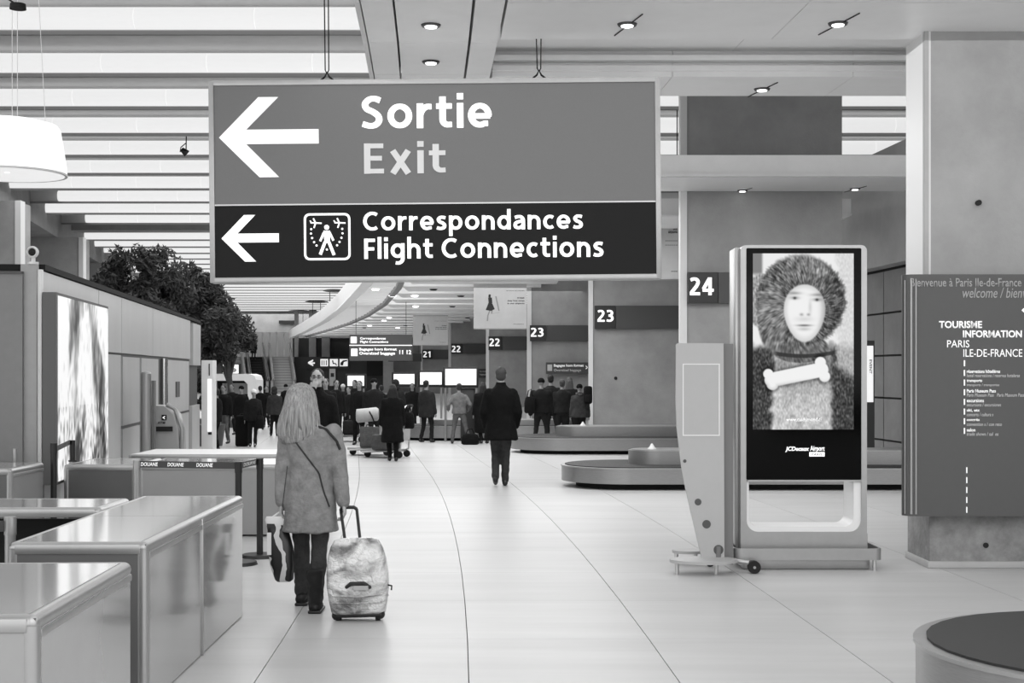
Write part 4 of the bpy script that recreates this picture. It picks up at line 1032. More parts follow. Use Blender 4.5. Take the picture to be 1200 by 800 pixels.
# photo-booth like arch
d = 52; t = thing('photo_booth', 'white rounded arch-shaped booth with a lit panel on its roof, behind the left crowd', 'booth', (PX(272, d), d, 0))
def ax_(p): return PX(p, d)-PX(272, d)
m_ = MB(); m_.prism([(ax_(244), 0), (ax_(249), 0), (ax_(249), PZ(446, d)), (ax_(286), PZ(446, d)), (ax_(290), PZ(450, d)), (ax_(291), 0), (ax_(300), 0), (ax_(300), PZ(445, d)), (ax_(298), PZ(440, d)), (ax_(292), PZ(438, d)), (ax_(244), PZ(438, d))][::-1], 0, 1.5).build('arch_shell', mWhite, t, smooth=0)
MB().box(ax_(249), ax_(291), .9, 1.2, 0, PZ(446, d)).build('dark_interior', mSignD, t, smooth=0); MB().box(ax_(255), ax_(285), .85, .9, .9, PZ(449, d)).build('inner_poster', mGh, t, smooth=0)
MB().bbox(ax_(259), ax_(281), .1, .4, PZ(438, d), PZ(425.5, d), .02).build('roof_sign', mSignD, t); MB().box(ax_(260.5), ax_(279), .085, .1, PZ(437.5, d), PZ(427, d)).build('roof_screen', mScreen, t, smooth=0)
m_ = MB().sph((ax_(270), .08, PZ(433.5, d)), (.22, .01, .1)); m_.build('roof_emblem', mGh, t)

# lightbox and carts on the right
d = 26.; t = thing('lightbox', 'narrow glowing upright lightbox beside the right wall', 'lightbox', (PX(1018.5, d), d, 0))
MB().box(-.09, .1, 0, .1, .0, PZ(399, d)).build('casing', mSignB, t, smooth=0); MB().box(-.085, .075, -.01, .0, PZ(471, d), PZ(405, d)).build('glow_panel', mScreen, t, smooth=0)
tt_ = text('EVENT', mSignD, t, (-.06, .2, 0, .05), -.013, bold=.02, depth=.001); tt_.rotation_euler = (0, PI/2, 0); tt_.location = (.0, 0, PZ(425, d))
def cart(label, loc, rz, group=None, load=False):
    t = thing('luggage_cart', label, 'luggage cart', loc, rz, group)
    MB().tube([(-.28, .35, .12), (-.28, -.45, .16), (-.28, -.5, .98), (-.2, -.55, 1.04), (.2, -.55, 1.04), (.28, -.5, .98), (.28, -.45, .16), (.28, .35, .12)], .022, 8).build('tube_frame', mSteel, t)
    MB().bbox(-.27, .27, -.42, .4, .12, .17, .01).build('platform', mAlu, t)
    MB().bbox(-.25, .25, -.49, -.45, .35, .8, .01).build('back_plate', mKiosk, t)
    for s in (-.26, .26):
        MB().cyl((s-.02, -.42, .07), (s+.02, -.42, .07), .07, n=14).build('wheel', mRub, t)
        MB().tube([(s, -.42, .07), (s, -.43, .18)], .015, 6).build('wheel_fork', mSteel, t)
    MB().cyl((-.02, .33, .07), (.02, .33, .07), .07, n=14).build('wheel', mRub, t); MB().tube([(0, .33, .07), (0, .33, .15)], .015, 6).build('wheel_fork', mSteel, t)
    MB().tube([(-.2, -.55, 1.04), (.2, -.55, 1.04)], .03, 8).build('handle_grip', mRub, t)
    return t
c0 = None
for k in range(6):
    loc = (PX(1020+k*6.6, 27.)+.15, 26.3+k*.32, 0); lb = '%s luggage cart of the nested row by the right wall, counted from the left' % ['first', 'second', 'third', 'fourth', 'fifth', 'last'][k]
    if c0 is None: c0 = cart(lb, loc, 1.2, 'nested luggage carts by the right wall')
    else: copy_tree(c0, loc, 1.2, lb)

# ---------------------------------------------------------------- trees
mLeaf = mat('tree_leaf', 44, .7, nz=.4, nscale=6); mBark = mat('tree_bark', 70, .9, nz=.3, nscale=20)
mLeafS = mat('tree_leaf_light', 78, .6)
def tree(label, px, d, top_py, crown, seed):
    rnd = random.Random(seed); X = PX(px, d); H = PZ(top_py, d)
    t = thing('potted_tree', label, 'tree', (X, d, 0))
    tr = MB(); tr.tube([(0, 0, 0), (.05, .02, H*.3), (-.04, 0, H*.6)], [.12, .09, .06], 8)
    cl = []
    for (a, b, r) in crown: cl.append(Vector((PX(a, d)-X, rnd.uniform(-.5, .5), PZ(b, d)))); tr.tube([(0, 0, H*.35), (cl[-1]*.5+Vector((0, 0, H*.25))), cl[-1]], [.06, .035, .015], 6)
    tr.build('trunk', mBark, t)
    MB().cyl((0, 0, 0), (0, 0, .5), .35, .42, 20).build('planter', mSignB, t)
    for mm, cnt in ((mLeaf, 1700), (mLeafS, 260)):
        m = MB()
        for c, (a, b, r) in zip(cl, crown):
            R_ = r*d/F
            for _ in range(int(cnt*(r/30))):
                v = Vector((rnd.gauss(0, 1), rnd.gauss(0, 1), rnd.gauss(0, 1))).normalized()*R_*rnd.uniform(.25, 1.05)**.6
                v.x *= 1.05; p = c+v; n = noise.noise(p*2.1)
                if n > .22: continue
                s = rnd.uniform(.05, .11); q = Vector((rnd.gauss(0, 1), rnd.gauss(0, 1), rnd.gauss(0, 1))).normalized(); w = q.orthogonal().normalized()
                m.add([p-q*s, p+w*s*.3, p+q*s, p-w*s*.3], [(0, 1, 2, 3)])
        o = m.build('foliage' if mm is mLeaf else 'pale_foliage', mm, t, smooth=0); o['kind'] = 'stuff'
tree('tall dark leafy tree directly behind the booth roof, left and nearest', 165, 33, 288, [(155, 312, 26), (185, 318, 30), (140, 325, 22), (170, 345, 34), (205, 340, 26), (128, 340, 18), (180, 370, 30)], 3)
tree('dark leafy tree at the booth end, middle of the row', 225, 37, 300, [(215, 328, 22), (230, 345, 28), (212, 365, 28), (250, 365, 26), (235, 388, 28), (240, 335, 16), (262, 382, 24), (250, 405, 18)], 5)
tree('dark leafy tree before the escalators, right of the row', 268, 44, 350, [(262, 372, 18), (275, 385, 20), (255, 400, 22), (285, 398, 14), (270, 410, 14), (248, 418, 12)], 8)
tree('small bush low behind the slim white totem', 243, 33, 430, [(236, 440, 9), (240, 455, 9), (236, 472, 8)], 11)

# ---------------------------------------------------------------- people
def ik(a, b, l1, l2, pole):
    a = Vector(a); b = Vector(b); d = b-a; L = min(d.length, (l1+l2)*.999); u = d.normalized(); b = a+u*L
    x = (l1*l1-l2*l2+L*L)/(2*L); h = math.sqrt(max(0, l1*l1-x*x)); p = Vector(pole); p = (p-u*p.dot(u)).normalized()
    return a+u*x+p*h, b
def hand(mb, wrist, fdir, pdir, side, s=1., curl=.5):
    """palm and five fingers; fdir: finger direction, pdir: palm facing, side: +1 thumb towards fdir x pdir"""
    f = Vector(fdir).normalized(); p = Vector(pdir); p = (p-f*p.dot(f)).normalized(); w = f.cross(p)*side; W_ = Vector(wrist)
    for k in range(4):
        o = (k-1.5)*.019*s; a = W_+w*(-o*.7)+f*.01*s; b = W_+f*(.085-abs(k-1.2)*.004)*s-w*o
        mb.limb([a, b], [.016*s, .0125*s], 8)
        L = [.04, .045, .042, .033][k]*s; d1 = (f*math.cos(curl)+p*math.sin(curl)); c = b+d1*L; d2 = (f*math.cos(curl*2.3)+p*math.sin(curl*2.3)); e = c+d2*L*.65; d3 = (f*math.cos(curl*3.2)+p*math.sin(curl*3.2))
        mb.limb([b, c, e, e+d3*L*.5], [.0095*s, .009*s, .008*s, .007*s], 8)
    a = W_+w*.018*s+f*.02*s; b = a+(w*.8+f*.6+p*.3).normalized()*.04*s; c = b+(f+p*.6+w*.1).normalized()*.035*s; mb.limb([a, b, c, c+(f+p).normalized()*.02*s], [.014*s, .012*s, .010*s, .008*s], 8)
def person(label, px, d, top_py, yaw=0., jacket=30, hem=.72, trousers=40, feet=((-.1, 0), (.1, 0)), hands=(None, None), hair=30, style='short', bulk=1.0,
           voxel=.022, name='person', skirt=0., lift=(0, 0), group=None, neck_tilt=(0, 0), headx=0., top=None, shoe=22, fing=False, poles=None, collar=False, hood=None, z0=0., H=None, eyes=False, skin=None, arm_r=1., shoulder=1.):
    X = PX(px, d); H = H or (PZ(top_py, d)-z0); s = H/1.75
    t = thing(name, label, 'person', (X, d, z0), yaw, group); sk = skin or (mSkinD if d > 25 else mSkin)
    if style != 'none' and d > 25: feet = tuple((f[0]+random.uniform(-.03, .03), f[1]+random.uniform(-.08, .08)) for f in feet); headx += random.uniform(-.02, .02); arm_r *= 1.1
    V = Vector
    hipz = .90*s; sz_ = 1.43*s; hp = [V((-.082*s, 0, hipz)), V((.082*s, 0, hipz))]
    ank = [V((feet[0][0]*s, feet[0][1]*s, (.09+lift[0])*s)), V((feet[1][0]*s, feet[1][1]*s, (.09+lift[1])*s))]
    kn = []
    for i in (0, 1):
        k, a = ik(hp[i], ank[i], .42*s, .41*s, (0, 1, .05)); kn.append(k); ank[i] = a
    sh = [V((-.175*s*shoulder*bulk**.5, 0, sz_-.06*s)), V((.175*s*shoulder*bulk**.5, 0, sz_-.06*s))]
    hd = []; el = []
    for i in (0, 1):
        sg = -1 if i == 0 else 1
        h = hands[i] or (.25*bulk**.5, .04, .82); h = V((sg*h[0]*s, h[1]*s, h[2]*s))
        pole = (poles[i] if poles else (sg*.5, -1, -.2)); e, h = ik(sh[i], h, .29*s, .26*s, pole); el.append(e); hd.append(h)
    hc = V((headx*s+neck_tilt[0]*s, neck_tilt[1]*s+.01*s, 1.635*s))
    def torso(m, k=1., zlo=.86, zhi=1.47, flare=0.):
        hw = .17*shoulder*bulk**.5
        prof = [(1.48, .055, .05), (1.452, .085, .065), (1.425, hw*.72, .08), (1.39, hw*.92, .095), (1.34, hw+.01, .105), (1.22, hw-.005, .115), (1.05, hw-.03, .105), (.95, hw-.01, .115), (.86, hw+.0, .12)]
        rings = []
        for z, rx, ry in prof:
            if z < zlo: continue
            rings.append(m.ell(z*s, headx*s*smst(1.2, 1.5, z), 0, (rx+k)*s*(1 if z > 1.36 else bulk), (ry+k)*s*bulk, 20, 2.3))
        if zlo < .86:
            for q in range(1, 5):
                z = .86+(zlo-.86)*q/4; rings.append(m.ell(z*s, 0, 0, (hw+.0+k+flare*q/4)*s*bulk, (.12+k+flare*q/4)*s*bulk, 20, 2.3))
        m.loft(rings)
    # continuous body
    b = MB()
    torso(b, -.02)
    for i in (0, 1):
        b.limb([hp[i], kn[i], ank[i]], [.075*s, .05*s, .035*s]); b.limb([sh[i], el[i], hd[i]], [.045*s, .036*s, .025*s])
        ft = ank[i]+V((0, .11*s, -.055*s)); b.limb([ank[i], ft], [.035*s, .028*s])
        dv = (hd[i]-el[i]).normalized(); sg = 1 if i == 0 else -1
        inward = V((sg, 0, 0)) if not (hands[i] and len(hands[i]) > 3) else V(hands[i][3])
        if fing: hand(b, hd[i], dv if not (hands[i] and len(hands[i]) > 4) else hands[i][4], inward, -sg, s, .55)
        else:
            for q in range(4): b.limb([hd[i], hd[i]+dv*.07*s+V((0, (q-1.5)*.017*s, 0)), hd[i]+dv*.13*s+V((sg*.015*s, (q-1.5)*.019*s, 0))], [.022*s, .014*s, .009*s], 8)
            b.limb([hd[i], hd[i]+dv*.05*s+V((sg*.01, .035*s, 0)), hd[i]+dv*.085*s+V((sg*.015, .04*s, 0))], [.018*s, .012*s, .009*s], 8)
    b.limb([V((headx*s*.8, -.01*s, 1.42*s)), hc-V((0, .005, .06*s))], [.058*s, .052*s])
    b.sph(hc+V((0, -.008*s, .022*s)), (.074*s, .092*s, .092*s), 18, 12); b.sph(hc+V((0, .022*s, -.045*s)), (.056*s, .062*s, .066*s), 14, 10)
    b.limb([hc+V((0, .085*s, .015*s)), hc+V((0, .104*s, -.022*s))], [.009*s, .014*s], 8)
    b.limb([hc+V((-.022*s, .078*s, -.056*s)), hc+V((.022*s, .078*s, -.056*s))], [.008*s, .008*s], 8)
    for sg in (-1, 1): b.sph(hc+V((sg*.076*s, 0, -.005*s)), (.012*s, .02*s, .032*s), 8, 6)
    body = b.remesh('body', sk, t, voxel*.75 if not fing else min(voxel, .0085), 2)
    if eyes:
        for sg in (-1, 1):
            MB().sph(hc+V((sg*.03*s, .077*s, .012*s)), (.013*s, .01*s, .008*s), 10, 6).build('eye', mDark, t)
            MB().limb([hc+V((sg*.018*s, .084*s, .034*s)), hc+V((sg*.045*s, .076*s, .036*s))], [.005*s, .004*s], 6).build('eyebrow', cloth(hair), t)
        MB().limb([hc+V((-.02*s, .087*s, -.053*s)), hc+V((.02*s, .087*s, -.053*s))], [.0035*s, .0035*s], 6).build('lips', mSkinD, t)
    # trousers
    m = MB(); m.loft([m.ell(z*s, 0, 0, rx*s*bulk**.5, ry*s*bulk**.5, 16) for z, rx, ry in ((1.02, .135, .10), (.92, .155, .115), (.84, .16, .11), (.78, .12, .08))])
    for i in (0, 1):
        m.limb([hp[i]+V((0, 0, -.02*s)), (hp[i]+kn[i])/2, kn[i], (kn[i]+ank[i])/2, ank[i]+V((0, 0, -.0))], [.093*s*bulk**.4, .083*s*bulk**.4, .065*s, .062*s, .056*s])
    wr = lambda v: .006*noise.noise(Vector((v.x*9, v.y*9, v.z*14)))*1.6
    m.remesh('trousers', cloth(trousers), t, voxel, 2, wr)
    # jacket
    m = MB(); torso(m, .025, zlo=hem, flare=skirt)
    for i in (0, 1):
        dv = (hd[i]-el[i]).normalized()
        m.limb([sh[i]+V((0, 0, -.005)), (sh[i]+el[i])/2, el[i], hd[i]-dv*.01*s], [x*s*arm_r for x in (.066, .064, .058, .048)])
    if collar: m.loft([m.ell(z*s, headx*s, 0, r*s, r*s*.9, 16) for z, r in ((1.44, .09), (1.5, .075), (1.53, .072))])
    if hood: m.sph(V((headx*s, -.06*s, 1.46*s)), (.12*s, .08*s, .07*s))
    fold = lambda v: .010*noise.noise(Vector((v.x*8, v.y*8, v.z*5)))+.006*noise.noise(Vector((v.x*20, v.y*20, v.z*16)))
    jk = m.remesh('coat' if hem < .7 else 'jacket', cloth(jacket), t, voxel, 2, fold)
    if hood: MB().limb([V((headx*s-.1*s, -.06*s, 1.49*s)), V((headx*s, -.13*s, 1.45*s)), V((headx*s+.1*s, -.06*s, 1.49*s))], [.035*s]*3).remesh('fur_trim', cloth(hood), t, .02, 1, lambda v: .01*noise.noise(v*60))
    # shoes
    for i in (0, 1):
        a = ank[i]; lf = lift[i]
        m = MB(); th = -.9*min(1, lf*6) if lf > .02 else 0
        R_ = Matrix.Rotation(th, 3, 'X')
        def q(x, y, z): return a+R_ @ V((x*s, y*s, z*s))
        m.limb([q(0, -.03, -.045), q(0, .07, -.055), q(0, .16, -.062)], [.042*s, .04*s, .03*s]); m.limb([q(0, 0, .0), q(0, -.01, -.03)], [.045*s, .046*s])
        o = m.remesh('shoe', mat('shoe_dark', shoe, .45), t, .014, 1)
        if lf <= .02:
            for v in o.data.vertices: v.co.z = max(v.co.z, 0.0)
    # hair / hats
    m = MB(); hm = mat('hair_%d' % hair, hair, .6, nz=.35, nscale=40, stretch=(4, 4, .4), bump=.6, bscale=60)
    if style in ('short', 'bun', 'long', 'bald'):
        m.sph(hc+V((0, -.022*s, .035*s)), (.084*s, .092*s, .088*s), 16, 12); m.sph(hc+V((0, -.045*s, -.02*s)), (.078*s, .062*s, .07*s), 14, 10)
    if style == 'bun': m.sph(hc+V((0, -.1*s, .06*s)), .04*s)
    if style == 'long':
        m.loft([m.ell(z*s, headx*s, -.055*s, rx*s, ry*s, 16) for z, rx, ry in ((1.66, .09, .07), (1.58, .105, .075), (1.5, .115, .065), (1.42, .12, .06), (1.34, .10, .05))])
    if style in ('short', 'bun', 'long', 'bald'): m.remesh('hair', hm, t, .014 if voxel < .02 else .018, 1, lambda v: .006*noise.noise(Vector((v.x*40, v.y*40, v.z*8))))
    if style == 'cap':
        m.sph(hc+V((0, -.01*s, .045*s)), (.09*s, .1*s, .085*s), 16, 10); m.limb([hc+V((-.08*s, 0, .03*s)), hc+V((0, .06*s, .035*s)), hc+V((.08*s, 0, .03*s))], [.022*s]*3); m.remesh('hat', cloth(hair), t, .016, 1)
    if style == 'hood': m.sph(hc+V((0, -.02*s, .015*s)), (.11*s, .115*s, .125*s), 16, 10); m.sph(hc+V((0, -.03*s, -.1*s)), (.12*s, .1*s, .08*s)); m.remesh('hood', cloth(hair), t, .018, 1)
    t['s'] = s
    return t, jk, body, hc, hd, s

print('structure done')
# main woman
WD = 10.2
wt, wcoat, wbody, whc, whd, ws = person('blonde woman in a knee-length grey coat walking away pulling a wheeled suitcase', 364, WD, 448.5, 0, jacket=128, hem=.605, trousers=66, feet=((-.1, .24), (.055, -.12)), lift=(.0, .0),
    hands=((.235, .02, .745), (.275, -.08, .775)), hair=120, style='none', bulk=.98, voxel=.012, fing=True, headx=-.065, shoe=20, poles=((-1, -.5, 0), (1, -.5, 0)), arm_r=1.12, skirt=.03, shoulder=1.0)
# her hair: long lofted shell of wavy locks
s = ws; m = MB(); N = 64
prof = [(1.752, .012, -.0), (1.745, .045, 0), (1.72, .078, -.005), (1.68, .1, -.01), (1.63, .112, -.015), (1.57, .122, -.02), (1.5, .142, -.03), (1.43, .158, -.04), (1.37, .160, -.055), (1.33, .148, -.06), (1.30, .13, -.065)]
rings = []
for z, r, yo in prof:
    ring = []
    for k in range(N):
        a = 2*PI*k/N; jag = noise.noise(Vector((math.cos(a)*5, math.sin(a)*5, z*2.2))); j2 = noise.noise(Vector((math.cos(a)*14, math.sin(a)*14, z*3)))
        rr = r*(1+.05*jag+.045*j2*min(1, (1.76-z)*6)); zz = z+(.04*jag+.03*j2 if z < 1.4 else 0)
        ry = rr*(.98 if z > 1.6 else .98-.42*smst(1.6, 1.4, z)); y = ry*math.sin(a)
        if z < 1.66: y = min(y, .055)
        ring.append(Vector(((-.075+rr*math.cos(a)-.01*smst(1.6, 1.4, z))*s, (yo+y)*s, zz*s)))
    rings.append(ring)
m.loft(rings)
mHair = mat('hair_blonde', 150, .45, nz=.55, nscale=9, stretch=(9, 9, .5), bump=.8, bscale=14, spec=.5)
m.build('hair', mHair, wt, smooth=180)
lk = MB(); rl = random.Random(4)
for k in range(120):
    a = rl.uniform(PI*.98, PI*2.02); pts = []; j = rl.uniform(-.02, .02); zend = rl.uniform(1.29, 1.44)
    for q in range(9):
        z = 1.735+(zend-1.735)*q/8
        r = 0
        for (z1, r1, y1), (z2, r2, y2) in zip(prof[:-1], prof[1:]):
            if z2 <= z <= z1: r = r1+(r2-r1)*(z1-z)/(z1-z2)
        if z < prof[-1][0]: r = prof[-1][1]-.02
        yo = -.06*smst(1.7, 1.3, z); ry = r*(.98 if z > 1.6 else .98-.42*smst(1.6, 1.4, z))
        aa = a+j*q*.4
        pts.append(Vector(((-.075+(r+.003)*math.cos(aa)-.01*smst(1.6, 1.4, z))*s, (yo+(ry+.004)*math.sin(aa))*s, z*s)))
    lk.tube(pts, [.004]+[rl.uniform(.0045, .008)]*7+[.0015], 5)
o = lk.build('hair_locks', mHair, wt, smooth=180); o['kind'] = 'stuff'
# boots
for i, (fx, fy) in enumerate(((-.1, .24), (.055, -.12))):
    m = MB(); m.loft([m.ell(z*s, fx*s, (fy-.005)*s, rx*s, ry*s, 20) for z, rx, ry in ((.03, .05, .06), (.1, .052, .058), (.2, .062, .066), (.3, .07, .072), (.33, .068, .07))])
    m.limb([(fx*s, (fy-.02)*s, .05*s), (fx*s, (fy+.08)*s, .045*s), (fx*s, (fy+.15)*s, .04*s)], [.05*s, .047*s, .038*s])
    o = m.remesh('boot', mat('boot_suede', 24, .8, nz=.3, nscale=20), wt, .01, 2, lambda v: .010*noise.noise(v*24))
    for v in o.data.vertices: v.co.z = max(v.co.z, .004)
    MB().bbox((fx-.05)*s, (fx+.05)*s, (fy-.075)*s, (fy+.19)*s, 0, .022, .008).build('boot_sole', mBlack, wt)
# crossbody strap laid on the back of the coat
def surf_strap(parent, coat, pts, r, name, mm, n=26):
    bvh = BVHTree.FromPolygons([v.co for v in coat.data.vertices], [p.vertices[:] for p in coat.data.polygons]); out = []
    for k in range(n):
        t = k/(n-1)*(len(pts)-1); i = min(int(t), len(pts)-2); f = t-i
        x = pts[i][0]+(pts[i+1][0]-pts[i][0])*f; z = pts[i][1]+(pts[i+1][1]-pts[i][1])*f
        h = bvh.ray_cast(Vector((x, -1, z)), Vector((0, 1, 0)))
        if h[0] is not None: out.append(h[0]+Vector((0, -r*.4, 0)))
    if len(out) > 2: MB().tube(out, r, 6).build(name, mm, parent)
def wl(px, py): return ((px-364)*WD/F, PZ(py, WD))
surf_strap(wt, wcoat, [wl(346, 512), wl(358, 528), wl(376, 552), wl(382, 575), wl(388, 592)], .006, 'bag_strap', cloth(60))
surf_strap(wt, wcoat, [wl(368, 497), wl(384, 503), wl(396, 516), wl(400, 526)], .011, 'shoulder_strap', cloth(52))
surf_strap(wt, wcoat, [wl(330, 606), wl(334, 575), wl(338, 545)], .003, 'coat_seam', cloth(70))
# plastic bag
lh = whd[0]+Vector((0, 0, -.07)); B0 = wt.location+lh
bag = thing('shopping_bag', 'white carrier bag with a bold black pattern held in her left hand', 'bag', (B0.x-.01, B0.y, B0.z-.50))
m = MB(); prof = [(0, .05, .03, .03), (.015, .066, .045, .03), (.12, .085, .06, .015), (.25, .088, .055, 0), (.36, .078, .04, -.015), (.42, .07, .02, -.03)]
rings = []
for z, rx, ry, dx in prof:
    rg = m.ell(z, dx, 0, rx, ry, 30, 3); rg = [v+Vector((.008*noise.noise(v*18+Vector((3, 0, 0))), .014*noise.noise(v*15), 0)) for v in rg]; rings.append(rg)
m.loft(rings)
mBag = bpy.data.materials.new('bag_print'); mBag.use_nodes = True; nt = mBag.node_tree; b_ = nt.nodes['Principled BSDF']; b_.inputs['Roughness'].default_value = .3
tc = nt.nodes.new('ShaderNodeTexCoord'); sp = nt.nodes.new('ShaderNodeSeparateXYZ'); nz_ = nt.nodes.new('ShaderNodeTexNoise'); nz_.inputs['Scale'].default_value = 7
ma = nt.nodes.new('ShaderNodeMath'); ma.operation = 'MULTIPLY_ADD'; ma.inputs[1].default_value = 3.6; mc = nt.nodes.new('ShaderNodeMath'); mc.operation = 'MULTIPLY_ADD'; mc.inputs[1].default_value = .5
md_ = nt.nodes.new('ShaderNodeMath'); md_.operation = 'MULTIPLY_ADD'; md_.inputs[1].default_value = .55; md_.inputs[2].default_value = .13
rp = nt.nodes.new('ShaderNodeValToRGB'); cr = rp.color_ramp; cr.interpolation = 'CONSTANT'
for q, (pp_, cc_) in enumerate([(0, .01), (.17, .6), (.22, .01), (.47, .62), (.62, .012), (.9, .35)]):
    e = cr.elements[q] if q < 2 else cr.elements.new(pp_); e.position = pp_; e.color = (cc_, cc_, cc_, 1)
nt.links.new(tc.outputs['Object'], sp.inputs[0]); nt.links.new(tc.outputs['Object'], nz_.inputs['Vector']); nt.links.new(sp.outputs[2], md_.inputs[0])
nt.links.new(nz_.outputs['Fac'], mc.inputs[0]); nt.links.new(md_.outputs[0], mc.inputs[2]); nt.links.new(sp.outputs[0], ma.inputs[0]); nt.links.new(mc.outputs[0], ma.inputs[2])
nt.links.new(ma.outputs[0], rp.inputs[0]); nt.links.new(rp.outputs[0], b_.inputs['Base Color'])
m.build('bag_body', mBag, bag, smooth=180)
m = MB(); m.loft([m.ell(z, dx, 0, rx, ry, 24, 2.5) for z, rx, ry, dx in ((.405, .08, .022, -.02), (.45, .08, .02, -.03), (.47, .07, .012, -.03))]).build('bag_top_band', mWhite, bag, smooth=60)
for a in (-.06, .03): MB().tube([(a-.02, 0, .45), (a*.4-.0, 0, .49), (0, .0, .505)], .007, 6).build('bag_handle', mWhite, bag)
MB().box(-.085, -.055, -.062, -.05, .2, .36).build('bag_letter_bar', mWhite, bag, smooth=0)
# suitcase
su = thing('suitcase', 'plastic-wrapped pale wheeled suitcase with a raised black handle pulled by the woman', 'suitcase', (PX(420.5, 9.78), 9.78, 0), .0)
tilt = Matrix.Translation((0, 0, .035)) @ Matrix.Rotation(-.22, 4, 'X') @ Matrix.Rotation(-.03, 4, 'Y')
m = MB(); k = 9.78/F
rings = []
for z, hw, hd_ in ((.0, .165, .08), (.02, .185, .105), (.1, .2, .12), (.2, .213, .125), (.3, .212, .125), (.4, .2, .12), (.47, .18, .11), (.515, .155, .09), (.53, .11, .06)):
    rings.append([tilt @ (v+Vector((-.01*z/.5, 0, 0))) for v in m.ell(z, 0, 0, hw, hd_, 40, 5)])
m.loft(rings)
mWrap = bpy.data.materials.new('plastic_wrap'); mWrap.use_nodes = True; nt = mWrap.node_tree; b_ = nt.nodes['Principled BSDF']; b_.inputs['Roughness'].default_value = .22; b_.inputs['Coat Weight'].default_value = .5
tc = nt.nodes.new('ShaderNodeTexCoord'); mp = nt.nodes.new('ShaderNodeMapping'); mp.inputs['Scale'].default_value = (1.2, 1, 1.8); nz_ = nt.nodes.new('ShaderNodeTexNoise'); nz_.inputs['Scale'].default_value = 4.5; nz_.inputs['Detail'].default_value = 7; nz_.inputs['Distortion'].default_value = .8
rp = nt.nodes.new('ShaderNodeValToRGB'); rp.color_ramp.elements[0].position = .36; rp.color_ramp.elements[0].color = (.13, .13, .13, 1); rp.color_ramp.elements[1].position = .6; rp.color_ramp.elements[1].color = (.72, .72, .72, 1)
nt.links.new(tc.outputs['Object'], mp.inputs[0]); nt.links.new(mp.outputs[0], nz_.inputs['Vector']); nt.links.new(nz_.outputs['Fac'], rp.inputs[0]); nt.links.new(rp.outputs[0], b_.inputs['Base Color'])
bp = nt.nodes.new('ShaderNodeBump'); bp.inputs['Strength'].default_value = .7; bp.inputs['Distance'].default_value = .03; n2 = nt.nodes.new('ShaderNodeTexNoise'); n2.inputs['Scale'].default_value = 16; n2.inputs['Distortion'].default_value = 1.5
nt.links.new(mp.outputs[0], n2.inputs['Vector']); nt.links.new(n2.outputs['Fac'], bp.inputs['Height']); nt.links.new(bp.outputs[0], b_.inputs['Normal'])
m.build('shell', mWrap, su, smooth=60)
def tl(x, y, z): return tilt @ Vector((x, y, z))
MB().tube([tl(-.205, -.02, .17), tl(-.17, -.125, .13), tl(0, -.13, .115), tl(.17, -.125, .13), tl(.208, -.02, .18)], .008, 8).build('wrap_fold', mWrap, su)
MB().tube([tl(-.2, -.02, .12), tl(-.17, -.122, .08), tl(0, -.127, .07), tl(.17, -.122, .08), tl(.205, -.02, .13)], .007, 8).build('wrap_fold', mWrap, su)
MB().limb([tl(-.07, -.125, .185), tl(-.04, -.14, .205), tl(.05, -.14, .205), tl(.09, -.125, .18)], [.012, .014, .014, .012], 8).build('side_grip', cloth(60), su)
MB().box(-.04, .06, 0, .01, 0, .03).build('label_tag', mKiosk, su, smooth=0, loc=tl(.02, -.14, .16))
MB().bbox(-.165, .165, -.07, .07, -.015, .02, .01, M=tilt).build('wheel_base', mBlack, su)
for sg in (-1, 1):
    MB().limb([tl(sg*.15, -.03, .0), tl(sg*.15, -.05, .03)], [.035, .03], 10).build('wheel_housing', mBlack, su)
    MB().cyl((sg*.135-.016, -.02, .028), (sg*.135+.016, -.02, .028), .028, n=16).build('wheel', mRub, su)
hz = PZ(597, 10.1); hy = whd[1].y+wt.location.y-9.78
pL, pR = Vector(((392-420.5)*k, hy, hz)), Vector(((411.5-420.5)*k, hy, hz))
bL, bR = tl(-.095, .03, .51), tl(.01, .03, .51)
for a, b in ((pL, bL), (pR, bR)): MB().tube([a, b], .011, 8).build('handle_bar', mBlack, su)
MB().tube([pL, pL+Vector((.02, 0, .014)), pR+Vector((-.02, 0, .014)), pR], .013, 8).build('handle_grip', mBlack, su)
MB().tube([tl(.2, -.03, .2), tl(.235, -.05, .19), tl(.232, -.05, .16)], .006, 6).build('side_tag', mSignD, su)

# man walking away in black overcoat
person('grey-haired man in a black overcoat walking away in the centre', 587, 21.2, 430, 0, jacket=15, hem=.68, trousers=56, feet=((-.08, .0), (.06, .12)), lift=(.05, 0), hands=((.22, .12, .88), (.22, .12, .88)), hair=58, style='short', bulk=1.16,
       voxel=.017, shoe=28, collar=True, poles=((-.4, -.8, 0), (.4, -.8, 0)), arm_r=1.2, shoulder=.93, skirt=.03)
# man with hand at his mouth
r = person('man in glasses with his hand over his mouth, facing the viewer behind the blonde woman', 372, 17.5, 432, PI, jacket=20, hem=.75, trousers=30, hands=((.27, .05, .82), (.035, .13, 1.50, (0, -1, .1), (-.35, -.1, 1))), hair=22, style='short',
           voxel=.016, fing=True, eyes=True, poles=((-.6, -.6, 0), (.6, .2, -1)), collar=True, shoulder=.95)
t, hc, s = r[0], r[3], r[5]
for sg in (-1, 1):
    m = MB(); c_ = hc+Vector((sg*.031*s, .1*s, .012*s)); m.tube([c_+Vector((.023*s*math.cos(2*PI*q/14), 0, .016*s*math.sin(2*PI*q/14))) for q in range(15)], .0028, 6)
    m.tube([c_+Vector((sg*.023*s, 0, .003)), hc+Vector((sg*.078*s, .0, .012*s))], .0025, 5); m.build('glasses_frame', mBlack, t)
MB().tube([hc+Vector((-.009*s, .1*s, .014*s)), hc+Vector((.009*s, .1*s, .014*s))], .0025, 5).build('glasses_bridge', mBlack, t)

